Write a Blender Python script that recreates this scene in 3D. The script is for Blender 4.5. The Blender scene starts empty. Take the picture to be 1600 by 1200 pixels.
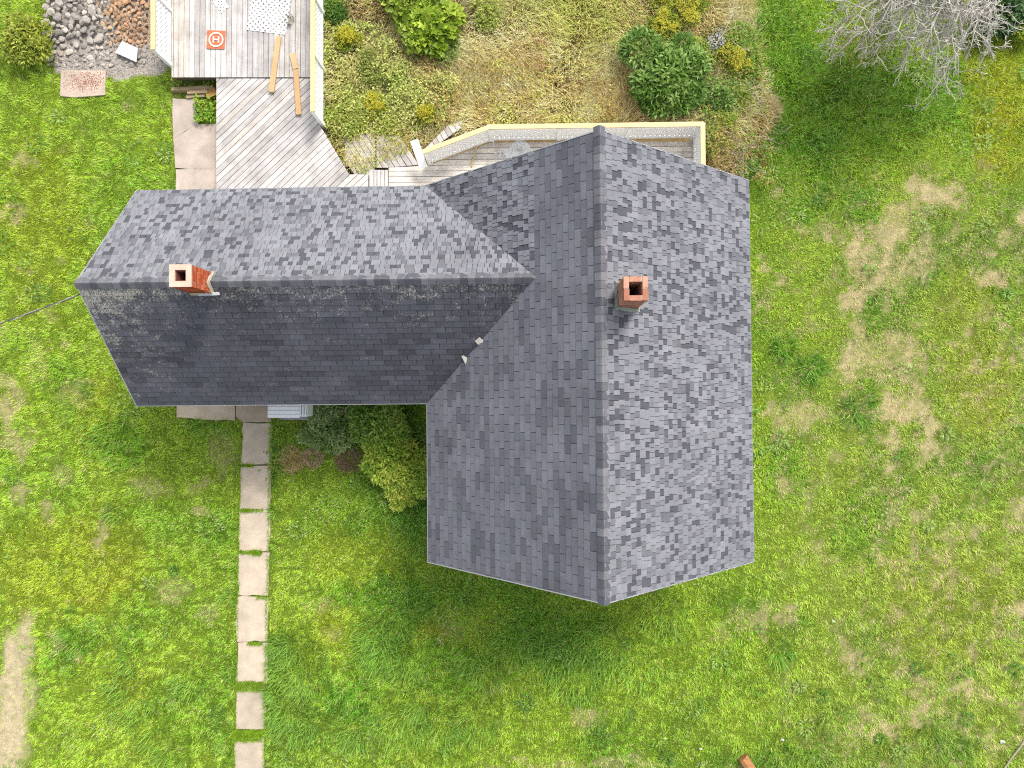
import bpy, math, random
import numpy as np
from mathutils import Matrix, Vector

random.seed(7)
rng = np.random.default_rng(11)
scene = bpy.context.scene
col = scene.collection
PI = math.pi

# ---------------------------------------------------------------- camera
CAM_H = 18.3                       # drone height above the lawn, metres
FOC = 1101.0                       # focal length in pixels of the 1600 px wide photograph
TX, TY = -0.0156, -0.0273          # small tilt of the gimbal
Rx = np.array([[1, 0, 0], [0, math.cos(TX), -math.sin(TX)], [0, math.sin(TX), math.cos(TX)]])
Ry = np.array([[math.cos(TY), 0, math.sin(TY)], [0, 1, 0], [-math.sin(TY), 0, math.cos(TY)]])
W2C = Ry @ Rx
C2W = W2C.T
cam_data = bpy.data.cameras.new('camera')
cam_data.sensor_width = 36.0
cam_data.lens = 36.0 * FOC / 1600.0
cam_data.clip_end = 3000
cam = bpy.data.objects.new('camera', cam_data)
m4 = Matrix([list(C2W[i]) + [0] for i in range(3)] + [[0, 0, 0, 1]])
cam.matrix_world = Matrix.Translation((0, 0, CAM_H)) @ m4
col.objects.link(cam)
scene.camera = cam

# ---------------------------------------------------------------- sky, sun, exposure
SUN_H = np.array([0.52, 0.854])    # horizontal direction towards the sun
SUN_EL = math.radians(50)
world = bpy.data.worlds.new('World')
scene.world = world
world.use_nodes = True
wn = world.node_tree
sky = wn.nodes.new('ShaderNodeTexSky')
sky.sky_type = 'NISHITA'
sky.sun_disc = False
sky.sun_elevation = SUN_EL
sky.sun_rotation = math.atan2(SUN_H[0], SUN_H[1])
sky.air_density = 1.0
sky.dust_density = 3.0
sky.ozone_density = 1.0
bg = wn.nodes['Background']
bg.inputs['Strength'].default_value = 0.15
hs_ = wn.nodes.new('ShaderNodeHueSaturation')          # thin bright cloud veil: a whiter sky
hs_.inputs['Saturation'].default_value = 0.35
hs_.inputs['Value'].default_value = 1.0
wn.links.new(sky.outputs['Color'], hs_.inputs['Color'])
wn.links.new(hs_.outputs['Color'], bg.inputs['Color'])
sl = bpy.data.lights.new('sun', 'SUN')
sl.energy = 1.7
sl.angle = math.radians(14)
sl.color = (1.0, 0.95, 0.87)
so = bpy.data.objects.new('sun', sl)
sd = Vector((SUN_H[0] * math.cos(SUN_EL), SUN_H[1] * math.cos(SUN_EL), math.sin(SUN_EL)))
so.rotation_euler = sd.to_track_quat('Z', 'Y').to_euler()
so.location = sd * 60
col.objects.link(so)
scene.view_settings.view_transform = 'Standard'
scene.view_settings.look = 'None'
scene.view_settings.gamma = 1.0
scene.view_settings.use_curve_mapping = False
scene.view_settings.exposure = 1.1
scene.cycles.use_denoising = False
scene.cycles.filter_width = 1.15
scene.cycles.max_bounces = 5

# ---------------------------------------------------------------- pixel <-> place helpers
def P(u, v, z=0.0):
    d = C2W @ np.array([(u - 800) / FOC, -(v - 600) / FOC, -1.0])
    t = (z - CAM_H) / d[2]
    return np.array([d[0] * t, d[1] * t, z])
def PX(X):                          # world points (n,3) -> photo pixels
    q = (np.asarray(X) - np.array([0, 0, CAM_H])) @ W2C.T
    return np.stack([800 + FOC * q[:, 0] / -q[:, 2], 600 - FOC * q[:, 1] / -q[:, 2]], 1)

def lin(c):
    c = np.asarray(c, float) / 255.0
    return np.where(c <= 0.04045, c / 12.92, ((c + 0.055) / 1.055) ** 2.4)
KALB = 0.62
def A(r, g, b, k=1.0):              # a colour as seen in full daylight -> base colour
    return tuple(np.clip(lin((r, g, b)) * KALB * k, 0.004, 0.82))

class Noise:
    def __init__(self, seed, n=256):
        self.g = np.random.default_rng(seed).random((n, n)); self.n = n
    def __call__(self, x, y, octaves=1):
        out = 0; amp = 1; tot = 0
        for o in range(octaves):
            xi = np.floor(x).astype(int); yi = np.floor(y).astype(int)
            fx = x - xi; fy = y - yi
            fx = fx * fx * (3 - 2 * fx); fy = fy * fy * (3 - 2 * fy)
            n = self.n; g = self.g
            a = g[xi % n, yi % n]; b = g[(xi + 1) % n, yi % n]
            c = g[xi % n, (yi + 1) % n]; d = g[(xi + 1) % n, (yi + 1) % n]
            out = out + amp * ((a * (1 - fx) + b * fx) * (1 - fy) + (c * (1 - fx) + d * fx) * fy)
            tot += amp; amp *= 0.55; x = x * 2.03 + 17.3; y = y * 2.03 + 5.7
        return out / tot
N1, N2, N3, N4 = Noise(1), Noise(2), Noise(3), Noise(4)

def inpoly(x, y, poly):
    r = np.zeros(len(x), bool); n = len(poly)
    for i in range(n):
        x1, y1 = poly[i][0], poly[i][1]; x2, y2 = poly[(i + 1) % n][0], poly[(i + 1) % n][1]
        c = ((y1 > y) != (y2 > y)) & (x < (x2 - x1) * (y - y1) / (y2 - y1 + 1e-12) + x1)
        r ^= c
    return r

# ---------------------------------------------------------------- object helpers
def props(o, label=None, cat=None, group=None, kind=None):
    if label: o['label'] = label
    if cat: o['category'] = cat
    if group: o['group'] = group
    if kind: o['kind'] = kind
    return o
def root(name, loc, label, cat, group=None):
    o = bpy.data.objects.new(name, None)
    o.location = tuple(loc); o.empty_display_size = 0.2
    col.objects.link(o)
    return props(o, label, cat, group)
def wloc(p):
    v = Vector(p.location)
    while p.parent:
        p = p.parent; v = v + Vector(p.location)
    return v
def link(name, me, parent=None, loc=(0, 0, 0), rot=None):
    """loc is a world place; parents carry no rotation."""
    o = bpy.data.objects.new(name, me)
    L = Vector(loc)
    if parent is not None:
        L = L - wloc(parent)
        o.parent = parent
    o.location = L
    if rot is not None: o.rotation_euler = rot
    col.objects.link(o)
    return o
def mesh(name, V, F, mat, colr=None, attrs=None, smooth=False):
    """V list/array, F: list of index lists or an (m,k) array; colr one colour or one per vertex."""
    V = np.asarray(V, np.float32)
    me = bpy.data.meshes.new(name)
    if isinstance(F, np.ndarray):
        m, k = F.shape
        me.vertices.add(len(V)); me.vertices.foreach_set('co', V.ravel())
        me.loops.add(m * k); me.loops.foreach_set('vertex_index', F.astype(np.int32).ravel())
        me.polygons.add(m)
        me.polygons.foreach_set('loop_start', np.arange(0, m * k, k, dtype=np.int32))
        me.update(calc_edges=True)
    else:
        me.from_pydata([tuple(v) for v in V], [], F)
    if colr is not None:
        c = np.asarray(colr, np.float32)
        if c.ndim == 1: c = np.tile(c, (len(V), 1))
        c4 = np.concatenate([c, np.ones((len(c), 1), np.float32)], 1)
        a = me.attributes.new('col', 'FLOAT_COLOR', 'POINT'); a.data.foreach_set('color', c4.ravel())
    for k_, v_ in (attrs or {}).items():
        a = me.attributes.new(k_, 'FLOAT', 'POINT'); a.data.foreach_set('value', np.asarray(v_, np.float32))
    me.materials.append(mat)
    if smooth: me.polygons.foreach_set('use_smooth', np.ones(len(me.polygons), bool))
    return me
class Acc:                          # collects several shapes into ONE mesh
    def __init__(s): s.V = []; s.F = []; s.C = []; s.n = 0
    def add(s, V, F, c=None):
        s.V.append(np.asarray(V, float)); s.F += [[i + s.n for i in f] for f in F]; s.n += len(V)
        s.C.append(np.tile(np.asarray(c if c is not None else (1, 1, 1), float), (len(V), 1)))
    def mesh(s, name, mat, smooth=False):
        return mesh(name, np.concatenate(s.V), s.F, mat, np.concatenate(s.C), smooth=smooth)
BOXF = [[0, 3, 2, 1], [4, 5, 6, 7], [0, 1, 5, 4], [1, 2, 6, 5], [2, 3, 7, 6], [3, 0, 4, 7]]
def boxv(x0, x1, y0, y1, z0, z1):
    return [(x0, y0, z0), (x1, y0, z0), (x1, y1, z0), (x0, y1, z0), (x0, y0, z1), (x1, y0, z1), (x1, y1, z1), (x0, y1, z1)]
def prism(poly, z0, z1):
    n = len(poly)
    area = sum(poly[i][0] * poly[(i + 1) % n][1] - poly[(i + 1) % n][0] * poly[i][1] for i in range(n))
    if area < 0: poly = poly[::-1]
    V = [(p[0], p[1], z0) for p in poly] + [(p[0], p[1], z1) for p in poly]
    F = [list(range(n))[::-1], list(range(n, 2 * n))] + [[i, (i + 1) % n, (i + 1) % n + n, i + n] for i in range(n)]
    return V, F
def clip(poly, cp):                 # Sutherland-Hodgman, cp convex and counter-clockwise
    out = list(poly)
    n = len(cp)
    for i in range(n):
        a, b = cp[i], cp[(i + 1) % n]
        ins = lambda p: (b[0] - a[0]) * (p[1] - a[1]) - (b[1] - a[1]) * (p[0] - a[0]) >= -1e-9
        src = out; out = []
        for j in range(len(src)):
            p, q = src[j], src[(j + 1) % len(src)]
            ip, iq = ins(p), ins(q)
            if ip: out.append(p)
            if ip != iq:
                d1 = (b[0] - a[0]) * (p[1] - a[1]) - (b[1] - a[1]) * (p[0] - a[0])
                d2 = (b[0] - a[0]) * (q[1] - a[1]) - (b[1] - a[1]) * (q[0] - a[0])
                t = d1 / (d1 - d2); out.append((p[0] + (q[0] - p[0]) * t, p[1] + (q[1] - p[1]) * t))
        if len(out) < 3: return []
    return out
def ccw(poly):
    n = len(poly)
    area = sum(poly[i][0] * poly[(i + 1) % n][1] - poly[(i + 1) % n][0] * poly[i][1] for i in range(n))
    return list(poly) if area > 0 else list(poly)[::-1]
def tube(acc, pts, rad, sides=5, c=None, caps=True):
    pts = [Vector(p) for p in pts]; n = len(pts)
    V = []
    for i, p in enumerate(pts):
        d = (pts[min(i + 1, n - 1)] - pts[max(i - 1, 0)]).normalized()
        a = d.orthogonal().normalized(); b = d.cross(a)
        r = rad[i] if hasattr(rad, '__len__') else rad
        for k in range(sides):
            t = 2 * PI * k / sides
            V.append(p + a * (r * math.cos(t)) + b * (r * math.sin(t)))
    F = [[i * sides + k, i * sides + (k + 1) % sides, (i + 1) * sides + (k + 1) % sides, (i + 1) * sides + k]
         for i in range(n - 1) for k in range(sides)]
    if caps: F += [list(range(sides))[::-1], list(range((n - 1) * sides, n * sides))]
    acc.add([tuple(v) for v in V], F, c)

# ---------------------------------------------------------------- materials
def mat_base(name, rough=0.8, spec=0.3):
    m = bpy.data.materials.new(name); m.use_nodes = True
    nt = m.node_tree; b = nt.nodes['Principled BSDF']
    b.inputs['Roughness'].default_value = rough
    b.inputs['Specular IOR Level'].default_value = spec
    return m, nt, b
def nd(nt, t, **kw):
    n = nt.nodes.new(t)
    for k, v in kw.items(): setattr(n, k, v)
    return n
def noise(nt, scale, detail=3, rough=0.6, vec=None):
    n = nd(nt, 'ShaderNodeTexNoise'); n.inputs['Scale'].default_value = scale
    n.inputs['Detail'].default_value = detail; n.inputs['Roughness'].default_value = rough
    if vec is not None: nt.links.new(vec, n.inputs['Vector'])
    return n.outputs['Fac']
def ramp(nt, fac, stops):
    r = nd(nt, 'ShaderNodeValToRGB')
    while len(r.color_ramp.elements) > len(stops): r.color_ramp.elements.remove(r.color_ramp.elements[-1])
    while len(r.color_ramp.elements) < len(stops): r.color_ramp.elements.new(0.5)
    for e, (p, c) in zip(r.color_ramp.elements, stops):
        e.position = p; e.color = (c, c, c, 1) if not hasattr(c, '__len__') else (*c, 1)
    nt.links.new(fac, r.inputs['Fac'])
    return r.outputs['Color']
def mix(nt, fac, a, b, mode='MIX'):
    n = nd(nt, 'ShaderNodeMix', data_type='RGBA', blend_type=mode)
    for s, v in ((0, fac), (6, a), (7, b)):
        if hasattr(v, 'is_linked') or hasattr(v, 'links'): nt.links.new(v, n.inputs[s])
        elif hasattr(v, '__len__'): n.inputs[s].default_value = (*v[:3], 1)
        else: n.inputs[s].default_value = v
    return n.outputs[2]
def math_(nt, op, a, b=None):
    n = nd(nt, 'ShaderNodeMath', operation=op)
    for s, v in ((0, a), (1, b)):
        if v is None: continue
        if hasattr(v, 'links'): nt.links.new(v, n.inputs[s])
        else: n.inputs[s].default_value = v
    return n.outputs[0]
def attr(nt, name, out='Color'):
    a = nd(nt, 'ShaderNodeAttribute'); a.attribute_name = name
    return a.outputs[out]
def coord(nt, which='Object', scale=None):
    t = nd(nt, 'ShaderNodeTexCoord').outputs[which]
    if scale is None: return t
    mp = nd(nt, 'ShaderNodeMapping'); mp.inputs['Scale'].default_value = scale
    nt.links.new(t, mp.inputs['Vector'])
    return mp.outputs['Vector']
def pos(nt): return nd(nt, 'ShaderNodeNewGeometry').outputs['Position']
def bump(nt, b, h, strength, dist=0.01):
    n = nd(nt, 'ShaderNodeBump'); n.inputs['Strength'].default_value = strength; n.inputs['Distance'].default_value = dist
    nt.links.new(h, n.inputs['Height']); nt.links.new(n.outputs['Normal'], b.inputs['Normal'])

def make_veg(name, trans=0.3, rough=0.55, vary=0.25):
    m, nt, b = mat_base(name, rough, 0.25)
    c = attr(nt, 'col')
    n = noise(nt, 9.0, 2, 0.6, pos(nt))
    c = mix(nt, 1.0, c, ramp(nt, n, [(0.25, 1 - vary), (0.75, 1 + vary)]), 'MULTIPLY')
    nt.links.new(c, b.inputs['Base Color'])
    t = nd(nt, 'ShaderNodeBsdfTranslucent'); nt.links.new(c, t.inputs['Color'])
    ms = nd(nt, 'ShaderNodeMixShader'); ms.inputs[0].default_value = trans
    nt.links.new(b.outputs[0], ms.inputs[1]); nt.links.new(t.outputs[0], ms.inputs[2])
    nt.links.new(ms.outputs[0], nt.nodes['Material Output'].inputs['Surface'])
    return m
M_GRASS = make_veg('grass_blades', 0.35, 0.5, 0.2)
M_LEAF = make_veg('leaves', 0.3, 0.45, 0.2)
M_STRAW = make_veg('straw', 0.2, 0.7, 0.2)

def make_roof():
    m, nt, b = mat_base('asphalt_shingle', 0.92, 0.2)
    c = attr(nt, 'col')
    g = noise(nt, 55.0, 4, 0.75, pos(nt))
    c = mix(nt, 1.0, c, ramp(nt, g, [(0.3, 0.74), (0.7, 1.26)]), 'MULTIPLY')
    w = noise(nt, 1.3, 6, 0.7, pos(nt))
    c = mix(nt, 1.0, c, ramp(nt, w, [(0.3, 0.78), (0.7, 1.18)]), 'MULTIPLY')
    li = attr(nt, 'lichen', 'Fac')
    f = noise(nt, 26.0, 6, 0.85, pos(nt))
    f2 = noise(nt, 5.0, 3, 0.6, pos(nt))
    s = math_(nt, 'ADD', math_(nt, 'ADD', f, math_(nt, 'MULTIPLY', f2, 0.45)), math_(nt, 'MULTIPLY', li, 0.17))
    k = ramp(nt, s, [(0.84, 0.0), (0.90, 1.0)])
    k = math_(nt, 'MULTIPLY', k, math_(nt, 'MINIMUM', math_(nt, 'MULTIPLY', li, 4.0), 0.9))
    k = math_(nt, 'MULTIPLY', k, ramp(nt, noise(nt, 62, 3, 0.8, coord(nt, 'Object', (1.0, 0.45, 0.45))), [(0.43, 0.0), (0.54, 1.0)]))
    lc = mix(nt, noise(nt, 40, 2, 0.5, pos(nt)), A(236, 232, 220), A(176, 168, 146))
    c = mix(nt, k, c, lc)
    nt.links.new(c, b.inputs['Base Color'])
    bump(nt, b, g, 0.5, 0.004)
    return m
M_ROOF = make_roof()

def make_wood(name, base_rough=0.8, grain=1.0, dirt=0.35, knots=False):
    m, nt, b = mat_base(name, base_rough, 0.2)
    c = attr(nt, 'col')
    rnd = nd(nt, 'ShaderNodeObjectInfo').outputs['Random']
    tc = coord(nt, 'Object', (1.2, 38, 10))
    ad = nd(nt, 'ShaderNodeVectorMath', operation='ADD'); nt.links.new(tc, ad.inputs[0])
    cx = nd(nt, 'ShaderNodeCombineXYZ'); nt.links.new(math_(nt, 'MULTIPLY', rnd, 91.0), cx.inputs[0]); nt.links.new(math_(nt, 'MULTIPLY', rnd, 47.0), cx.inputs[1])
    nt.links.new(cx.outputs[0], ad.inputs[1])
    g = noise(nt, 1.0, 5, 0.65, ad.outputs[0])
    c = mix(nt, 1.0, c, ramp(nt, g, [(0.28, 1 - 0.34 * grain), (0.55, 1.0), (0.75, 1 + 0.12 * grain)]), 'MULTIPLY')
    d = noise(nt, 2.2, 5, 0.7, pos(nt))
    c = mix(nt, 1.0, c, ramp(nt, d, [(0.3, 1 - dirt), (0.6, 1.04)]), 'MULTIPLY')
    d2 = noise(nt, 28, 3, 0.7, pos(nt))
    c = mix(nt, 1.0, c, ramp(nt, d2, [(0.24, 1 - dirt), (0.36, 1.0)]), 'MULTIPLY')
    nt.links.new(c, b.inputs['Base Color'])
    bump(nt, b, g, 0.4, 0.004)
    return m
M_DECK = make_wood('weathered_wood', 0.85, 1.0, 0.3)
M_NEWWOOD = make_wood('new_wood', 0.65, 0.45, 0.12)
M_OLDWOOD = make_wood('old_timber', 0.85, 1.3, 0.4)

def make_plain(name, rough=0.6, spec=0.3, n1=(3, 0.12), n2=(40, 0.1), bmp=0.2):
    m, nt, b = mat_base(name, rough, spec)
    c = attr(nt, 'col')
    a = noise(nt, n1[0], 5, 0.65, pos(nt)); e = noise(nt, n2[0], 3, 0.7, pos(nt))
    c = mix(nt, 1.0, c, ramp(nt, a, [(0.3, 1 - n1[1]), (0.7, 1 + n1[1] * 0.6)]), 'MULTIPLY')
    c = mix(nt, 1.0, c, ramp(nt, e, [(0.3, 1 - n2[1]), (0.7, 1 + n2[1] * 0.6)]), 'MULTIPLY')
    nt.links.new(c, b.inputs['Base Color'])
    if bmp: bump(nt, b, e, bmp, 0.005)
    return m
M_WHITE = make_plain('white_vinyl', 0.45, 0.4, (6, 0.08), (60, 0.05), 0)
M_CONC = make_plain('concrete', 0.9, 0.2, (2.3, 0.22), (45, 0.16), 0.4)
M_BRICK = make_plain('brick', 0.9, 0.2, (14, 0.2), (70, 0.22), 0.5)
M_ROCK = make_plain('rock', 0.9, 0.2, (7, 0.3), (40, 0.3), 0.6)
M_BARK = make_plain('bark', 0.9, 0.15, (8, 0.25), (60, 0.25), 0.3)
M_FABRIC = make_plain('fabric', 0.85, 0.2, (9, 0.1), (80, 0.06), 0.1)
M_CABLE = make_plain('cable', 0.5, 0.4, (9, 0.1), (80, 0.1), 0)
M_SOIL = make_plain('soil', 0.95, 0.1, (5, 0.3), (38, 0.4), 0.8)

# ================================================================= HOUSE GEOMETRY (metres, house axes turned 0.5 degrees)
TH = 0.0086
cT, sT = math.cos(TH), math.sin(TH)
ZE = 3.3                            # eave height
CX, YN, YS, HW, RISE = 1.2059, 4.519, -3.5457, 3.4405, 3.0097
YC, WW, WRISE, XL = 2.1659, 2.3389, 2.0459, -8.5279
def H(x, y, z): return np.array([cT * x - sT * y, sT * x + cT * y, z])
SLM = math.hypot(HW, RISE); SLW = math.hypot(WW, WRISE)
XI = CX - HW + HW * WRISE / RISE    # where the wing ridge dies into the main slope

house = root('house', H(CX, (YN + YS) / 2, 0), 'grey shingled L-shaped house with two brick chimneys amid green lawn', 'house')
C_SIDING = A(235, 235, 232)
wa = Acc()
def pent(x0, x1, y0, y1, ze, zr, axis):
    if axis == 'y':
        xc = (x0 + x1) / 2
        a = [H(x0, y0, 0), H(x1, y0, 0), H(x1, y0, ze), H(xc, y0, zr), H(x0, y0, ze)]
        b = [H(x0, y1, 0), H(x1, y1, 0), H(x1, y1, ze), H(xc, y1, zr), H(x0, y1, ze)]
    else:
        yc = (y0 + y1) / 2
        a = [H(x0, y1, 0), H(x0, y0, 0), H(x0, y0, ze), H(x0, yc, zr), H(x0, y1, ze)]
        b = [H(x1, y1, 0), H(x1, y0, 0), H(x1, y0, ze), H(x1, yc, zr), H(x1, y1, ze)]
    return a + b, [[0, 1, 2, 3, 4], [9, 8, 7, 6, 5]] + [[i, i + 5, (i + 1) % 5 + 5, (i + 1) % 5] for i in range(5)]
sm, sw = RISE / HW, WRISE / WW
o_ = 0.32
wa.add(*pent(CX - HW + o_, CX + HW - o_, YS + 0.25, YN - 0.25, ZE + o_ * sm - 0.2, ZE + RISE - 0.2, 'y'), C_SIDING)
link('wall', wa.mesh('wall', M_WHITE), house, (0, 0, 0))
wa = Acc()
wa.add(*pent(XL + 0.25, CX - HW + o_ - 0.004, YC - WW + o_, YC + WW - o_, ZE + o_ * sw - 0.2, ZE + WRISE - 0.2, 'x'), C_SIDING)
link('wall', wa.mesh('wall', M_WHITE), house, (0, 0, 0))

# --- roof
roof_acc = Acc()
C_UNDER = (0.03, 0.03, 0.035)
class Slope:
    def __init__(s, O, U, V): s.O, s.U, s.V = map(np.asarray, (O, U, V)); s.N = np.cross(s.U, s.V)
    def at(s, u, v, h=0.0): return s.O + s.U * u + s.V * v + s.N * h
cm, snm = HW / SLM, RISE / SLM
cw, snw = WW / SLW, WRISE / SLW
ex, ey = H(1, 0, 0), H(0, 1, 0)
ez = np.array([0, 0, 1.0])
LM = YN - YS
S_E = Slope(H(CX + HW, YS, ZE), ey, -ex * cm + ez * snm)            # u northward, v up to the ridge
S_W = Slope(H(CX - HW, YN, ZE), -ey, ex * cm + ez * snm)            # u southward
S_S = Slope(H(XL, YC - WW, ZE), ex, ey * cw + ez * snw)             # wing, u eastward
S_N = Slope(H(CX - HW, YC + WW, ZE), -ex, -ey * cw + ez * snw)      # wing, u westward
LWG = CX - HW - XL
KV = (XI - (CX - HW)) / SLW         # valley: eastward run per metre up the wing slope
EXPO = 0.134
VI = round((XI - (CX - HW)) / cm / EXPO) * EXPO                     # course line where the wing ridge meets the main slope
KM = (XI - (CX - HW)) / cm
uN = YN - (YC + WW)                 # upper valley foot on the west slope (u from north)
uS = YN - (YC - WW)
uR = YN - YC
P_E = [[(0, 0), (LM, 0), (LM, SLM), (0, SLM)]]
P_W3 = [[(uS, 0), (LM, 0), (LM, VI), (uR + (uS - uR) * (1 - VI / KM) , VI)], [(0, VI), (LM, VI), (LM, SLM), (0, SLM)]]
P_WT = [[(0, 0), (max(uN, 0.01), 0), (uR - (uR - uN) * (1 - VI / KM), VI), (0, VI)]]
P_S = [[(0, 0), (LWG, 0), (LWG + KV * SLW, SLW), (0, SLW)]]
P_N = [[(0, 0), (LWG, 0), (LWG, SLW), (-KV * SLW, SLW)]]
for S, polys in ((S_E, P_E), (S_W, [[(0, 0), (LM, 0), (LM, SLM), (0, SLM)]]), (S_S, P_S), (S_N, P_N)):
    for poly in polys:
        poly = ccw(poly); n = len(poly)
        V = [S.at(u, v, -0.12) for u, v in poly] + [S.at(u, v, -0.006) for u, v in poly]
        F = [list(range(n))[::-1], list(range(n, 2 * n))] + [[i, (i + 1) % n, (i + 1) % n + n, i + n] for i in range(n)]
        roof_acc.add(V, F, C_UNDER)
roof = link('roof', roof_acc.mesh('roof', M_ROOF), house, H(CX, (YN + YS) / 2, 0))
roof.data.transform(Matrix.Translation(-Vector(H(CX, (YN + YS) / 2, 0))))

rs = np.random.default_rng(5)
LIGHT = np.array(A(142, 143, 150)); MID = np.array(A(122, 123, 130)); DARK = np.array(A(95, 96, 104))
TAB = np.array(A(128, 129, 137)); TABD = np.array(A(98, 99, 107))
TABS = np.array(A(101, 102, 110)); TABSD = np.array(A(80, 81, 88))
shingles = []                       # (verts, faces, colour, lichen, size in the picture)
def lichen_at(S, p):
    if S is not S_S: return 0.0
    d = SLW - p[1]; u = p[0]
    a = 0.85 * math.exp(-d / 0.2) * (1 if u < 8.2 else 0.3)
    b = 1.25 * math.exp(-(u / 1.0) ** 2) * math.exp(-d / 1.1)
    c = 0.25 * math.exp(-d / 1.1)
    return min(1.3, a + b + c + 0.06)
def add_shingle(S, poly, v0, base, t, c, poly_clip):
    for cp in poly_clip:
        q = clip(poly, ccw(cp))
        if len(q) < 3: continue
        ar = 0.5 * abs(sum(q[i][0] * q[(i + 1) % len(q)][1] - q[(i + 1) % len(q)][0] * q[i][1] for i in range(len(q))))
        if ar < 4e-4: continue
        n = len(q)
        top = [S.at(u, v, base + t * (1 - (v - v0) / (EXPO + 0.02))) for u, v in q]
        bot = [S.at(u, v, -0.004) for u, v in q]
        F = [list(range(n))] + [[i + n, (i + 1) % n + n, (i + 1) % n, i] for i in range(n)]
        V = np.array(top + bot)
        ctr = V.mean(0); dv = np.array([0, 0, CAM_H]) - ctr
        size = ar * abs(dv @ S.N) / (dv @ dv) ** 1.5
        shingles.append((V, F, c, [lichen_at(S, p) for p in q] * 2, size))
def stain(S, u, v):
    k = 1.0
    if S is S_S:                    # soot and algae streak below the chimney, mossy valley
        k *= 1 - 0.38 * math.exp(-((u - 2.75 - 0.10 * (SLW - v)) / 0.42) ** 2) * math.exp(-max(0, SLW - v - 0.2) / 1.3)
        dval = (LWG + KV * v - u)
        k *= 1 - 0.22 * math.exp(-dval / 0.35)
    return k
def laminated(S, clipper, u0, u1, vmax):
    k = 0
    while k * EXPO < vmax:
        v0 = k * EXPO; u = u0 - rs.random() * 0.2
        run = 0
        while u < u1:
            w = rs.choice([0.08, 0.095, 0.11, 0.13, 0.17]) * (0.9 + 0.2 * rs.random())
            x = rs.random()
            if run: kind = 'L'; run = 0
            else: kind = 'L' if x < 0.46 else ('M' if x < 0.76 else 'D'); run = int(kind != 'L' and rs.random() < 0.6)
            c = {'L': LIGHT, 'M': MID, 'D': DARK}[kind] * (0.92 + 0.16 * rs.random()) * (1 + 0.009 * rs.standard_normal(3))
            base = 0.011 if kind == 'L' else (0.005 if kind == 'M' else 0.001)
            dv_ = 0.004 * rs.standard_normal(); dw_ = 0.003 * rs.standard_normal()
            add_shingle(S, [(u, v0 + dv_), (u + w - 0.009, v0 + dv_ + dw_), (u + w - 0.009, v0 + EXPO + 0.014), (u, v0 + EXPO + 0.014)], v0, base, 0.007, c, clipper)
            u += w
        k += 1
def threetab(S, clipper, u0, u1, vmax, c0, c1):
    k = 0
    while k * EXPO < vmax:
        v0 = k * EXPO; u = u0 - 0.327 + (k % 2) * 0.163 + 0.012 * rs.standard_normal()
        blend = 0
        while u < u1:
            if rs.random() < 0.85: blend = max(0, rs.normal(0.2, 0.2)) if rs.random() < 0.88 else 0.6 + 0.3 * rs.random()
            c = (c0 * (1 - blend) + c1 * blend) * (0.95 + 0.10 * rs.random()) * (1 + 0.008 * rs.standard_normal(3)) * stain(S, u, v0)
            add_shingle(S, [(u + 0.005, v0), (u + 0.322, v0), (u + 0.322, v0 + EXPO + 0.012), (u + 0.005, v0 + EXPO + 0.012)], v0, 0.001, 0.006, c, clipper)
            u += 0.327
        k += 1
laminated(S_E, P_E, 0, LM, SLM)
laminated(S_N, P_N, -KV * SLW, LWG, SLW)
laminated(S_W, P_WT, 0, uR + 0.2, VI)
threetab(S_W, P_W3, 0, LM, SLM, TAB, TABD)
threetab(S_S, P_S, 0, LWG + KV * SLW, SLW, TABS, TABSD)
order = sorted(range(len(shingles)), key=lambda i: -shingles[i][4])
for i in order[:300]:
    V, F, c, li, _ = shingles[i]
    ctr = V.mean(0)
    link('shingle', mesh('shingle', V - ctr, F, M_ROOF, c, {'lichen': li}), roof, ctr)
V_, F_, C_, L_, n_ = [], [], [], [], 0
for i in order[300:]:
    V, F, c, li, _ = shingles[i]
    V_.append(V); F_ += [[j + n_ for j in f] for f in F]; n_ += len(V)
    C_.append(np.tile(c, (len(V), 1))); L_ += li
c0_ = wloc(roof)
props(link('shingle_courses', mesh('shingle_courses', np.concatenate(V_) - np.array(c0_), F_, M_ROOF, np.concatenate(C_), {'lichen': L_}), roof, c0_), kind='stuff')

# --- ridge caps
def cap_mesh(sl_c, sl_s, c):
    # local x along the ridge, y across; each cap rises towards its exposed end
    w = 0.135; L = 0.185; V = []
    for h in (0.0, -0.012):
        for x, up in ((0, 0.020), (L, 0.010)):
            for s in (-1, -0.25, 0, 0.25, 1):
                drop = abs(s) * w * sl_s if abs(s) > 0.3 else abs(s) * w * sl_s * 0.8
                V.append((x, s * w * sl_c, up + h - drop))
    F = []
    for r in range(4):
        F.append([r, r + 1, r + 6, r + 5][::-1]); F.append([10 + r, 10 + r + 1, 10 + r + 6, 10 + r + 5])
        F.append([r, r + 1, r + 11, r + 10]); F.append([r + 5, r + 6, r + 16, r + 15][::-1])
    F += [[0, 5, 15, 10][::-1], [4, 9, 19, 14]]
    return mesh('ridge_cap', V, F, M_ROOF, c)
capcols = [A(124, 124, 129), A(110, 110, 116), A(134, 134, 139), A(100, 101, 108), A(118, 118, 124)]
caps_m = [cap_mesh(cm, snm, c) for c in capcols]
caps_w = [cap_mesh(cw, snw, c) for c in capcols]
y = YS - 0.02
while y < YN - 0.02:
    link('ridge_cap', caps_m[rs.integers(5)], roof, H(CX, y, ZE + RISE + 0.004), (0, 0, TH + PI / 2)); y += 0.145
x = XL - 0.02
while x < XI - 0.1:
    link('ridge_cap', caps_w[rs.integers(5)], roof, H(x, YC, ZE + WRISE + 0.004), (0, 0, TH)); x += 0.145
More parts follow.
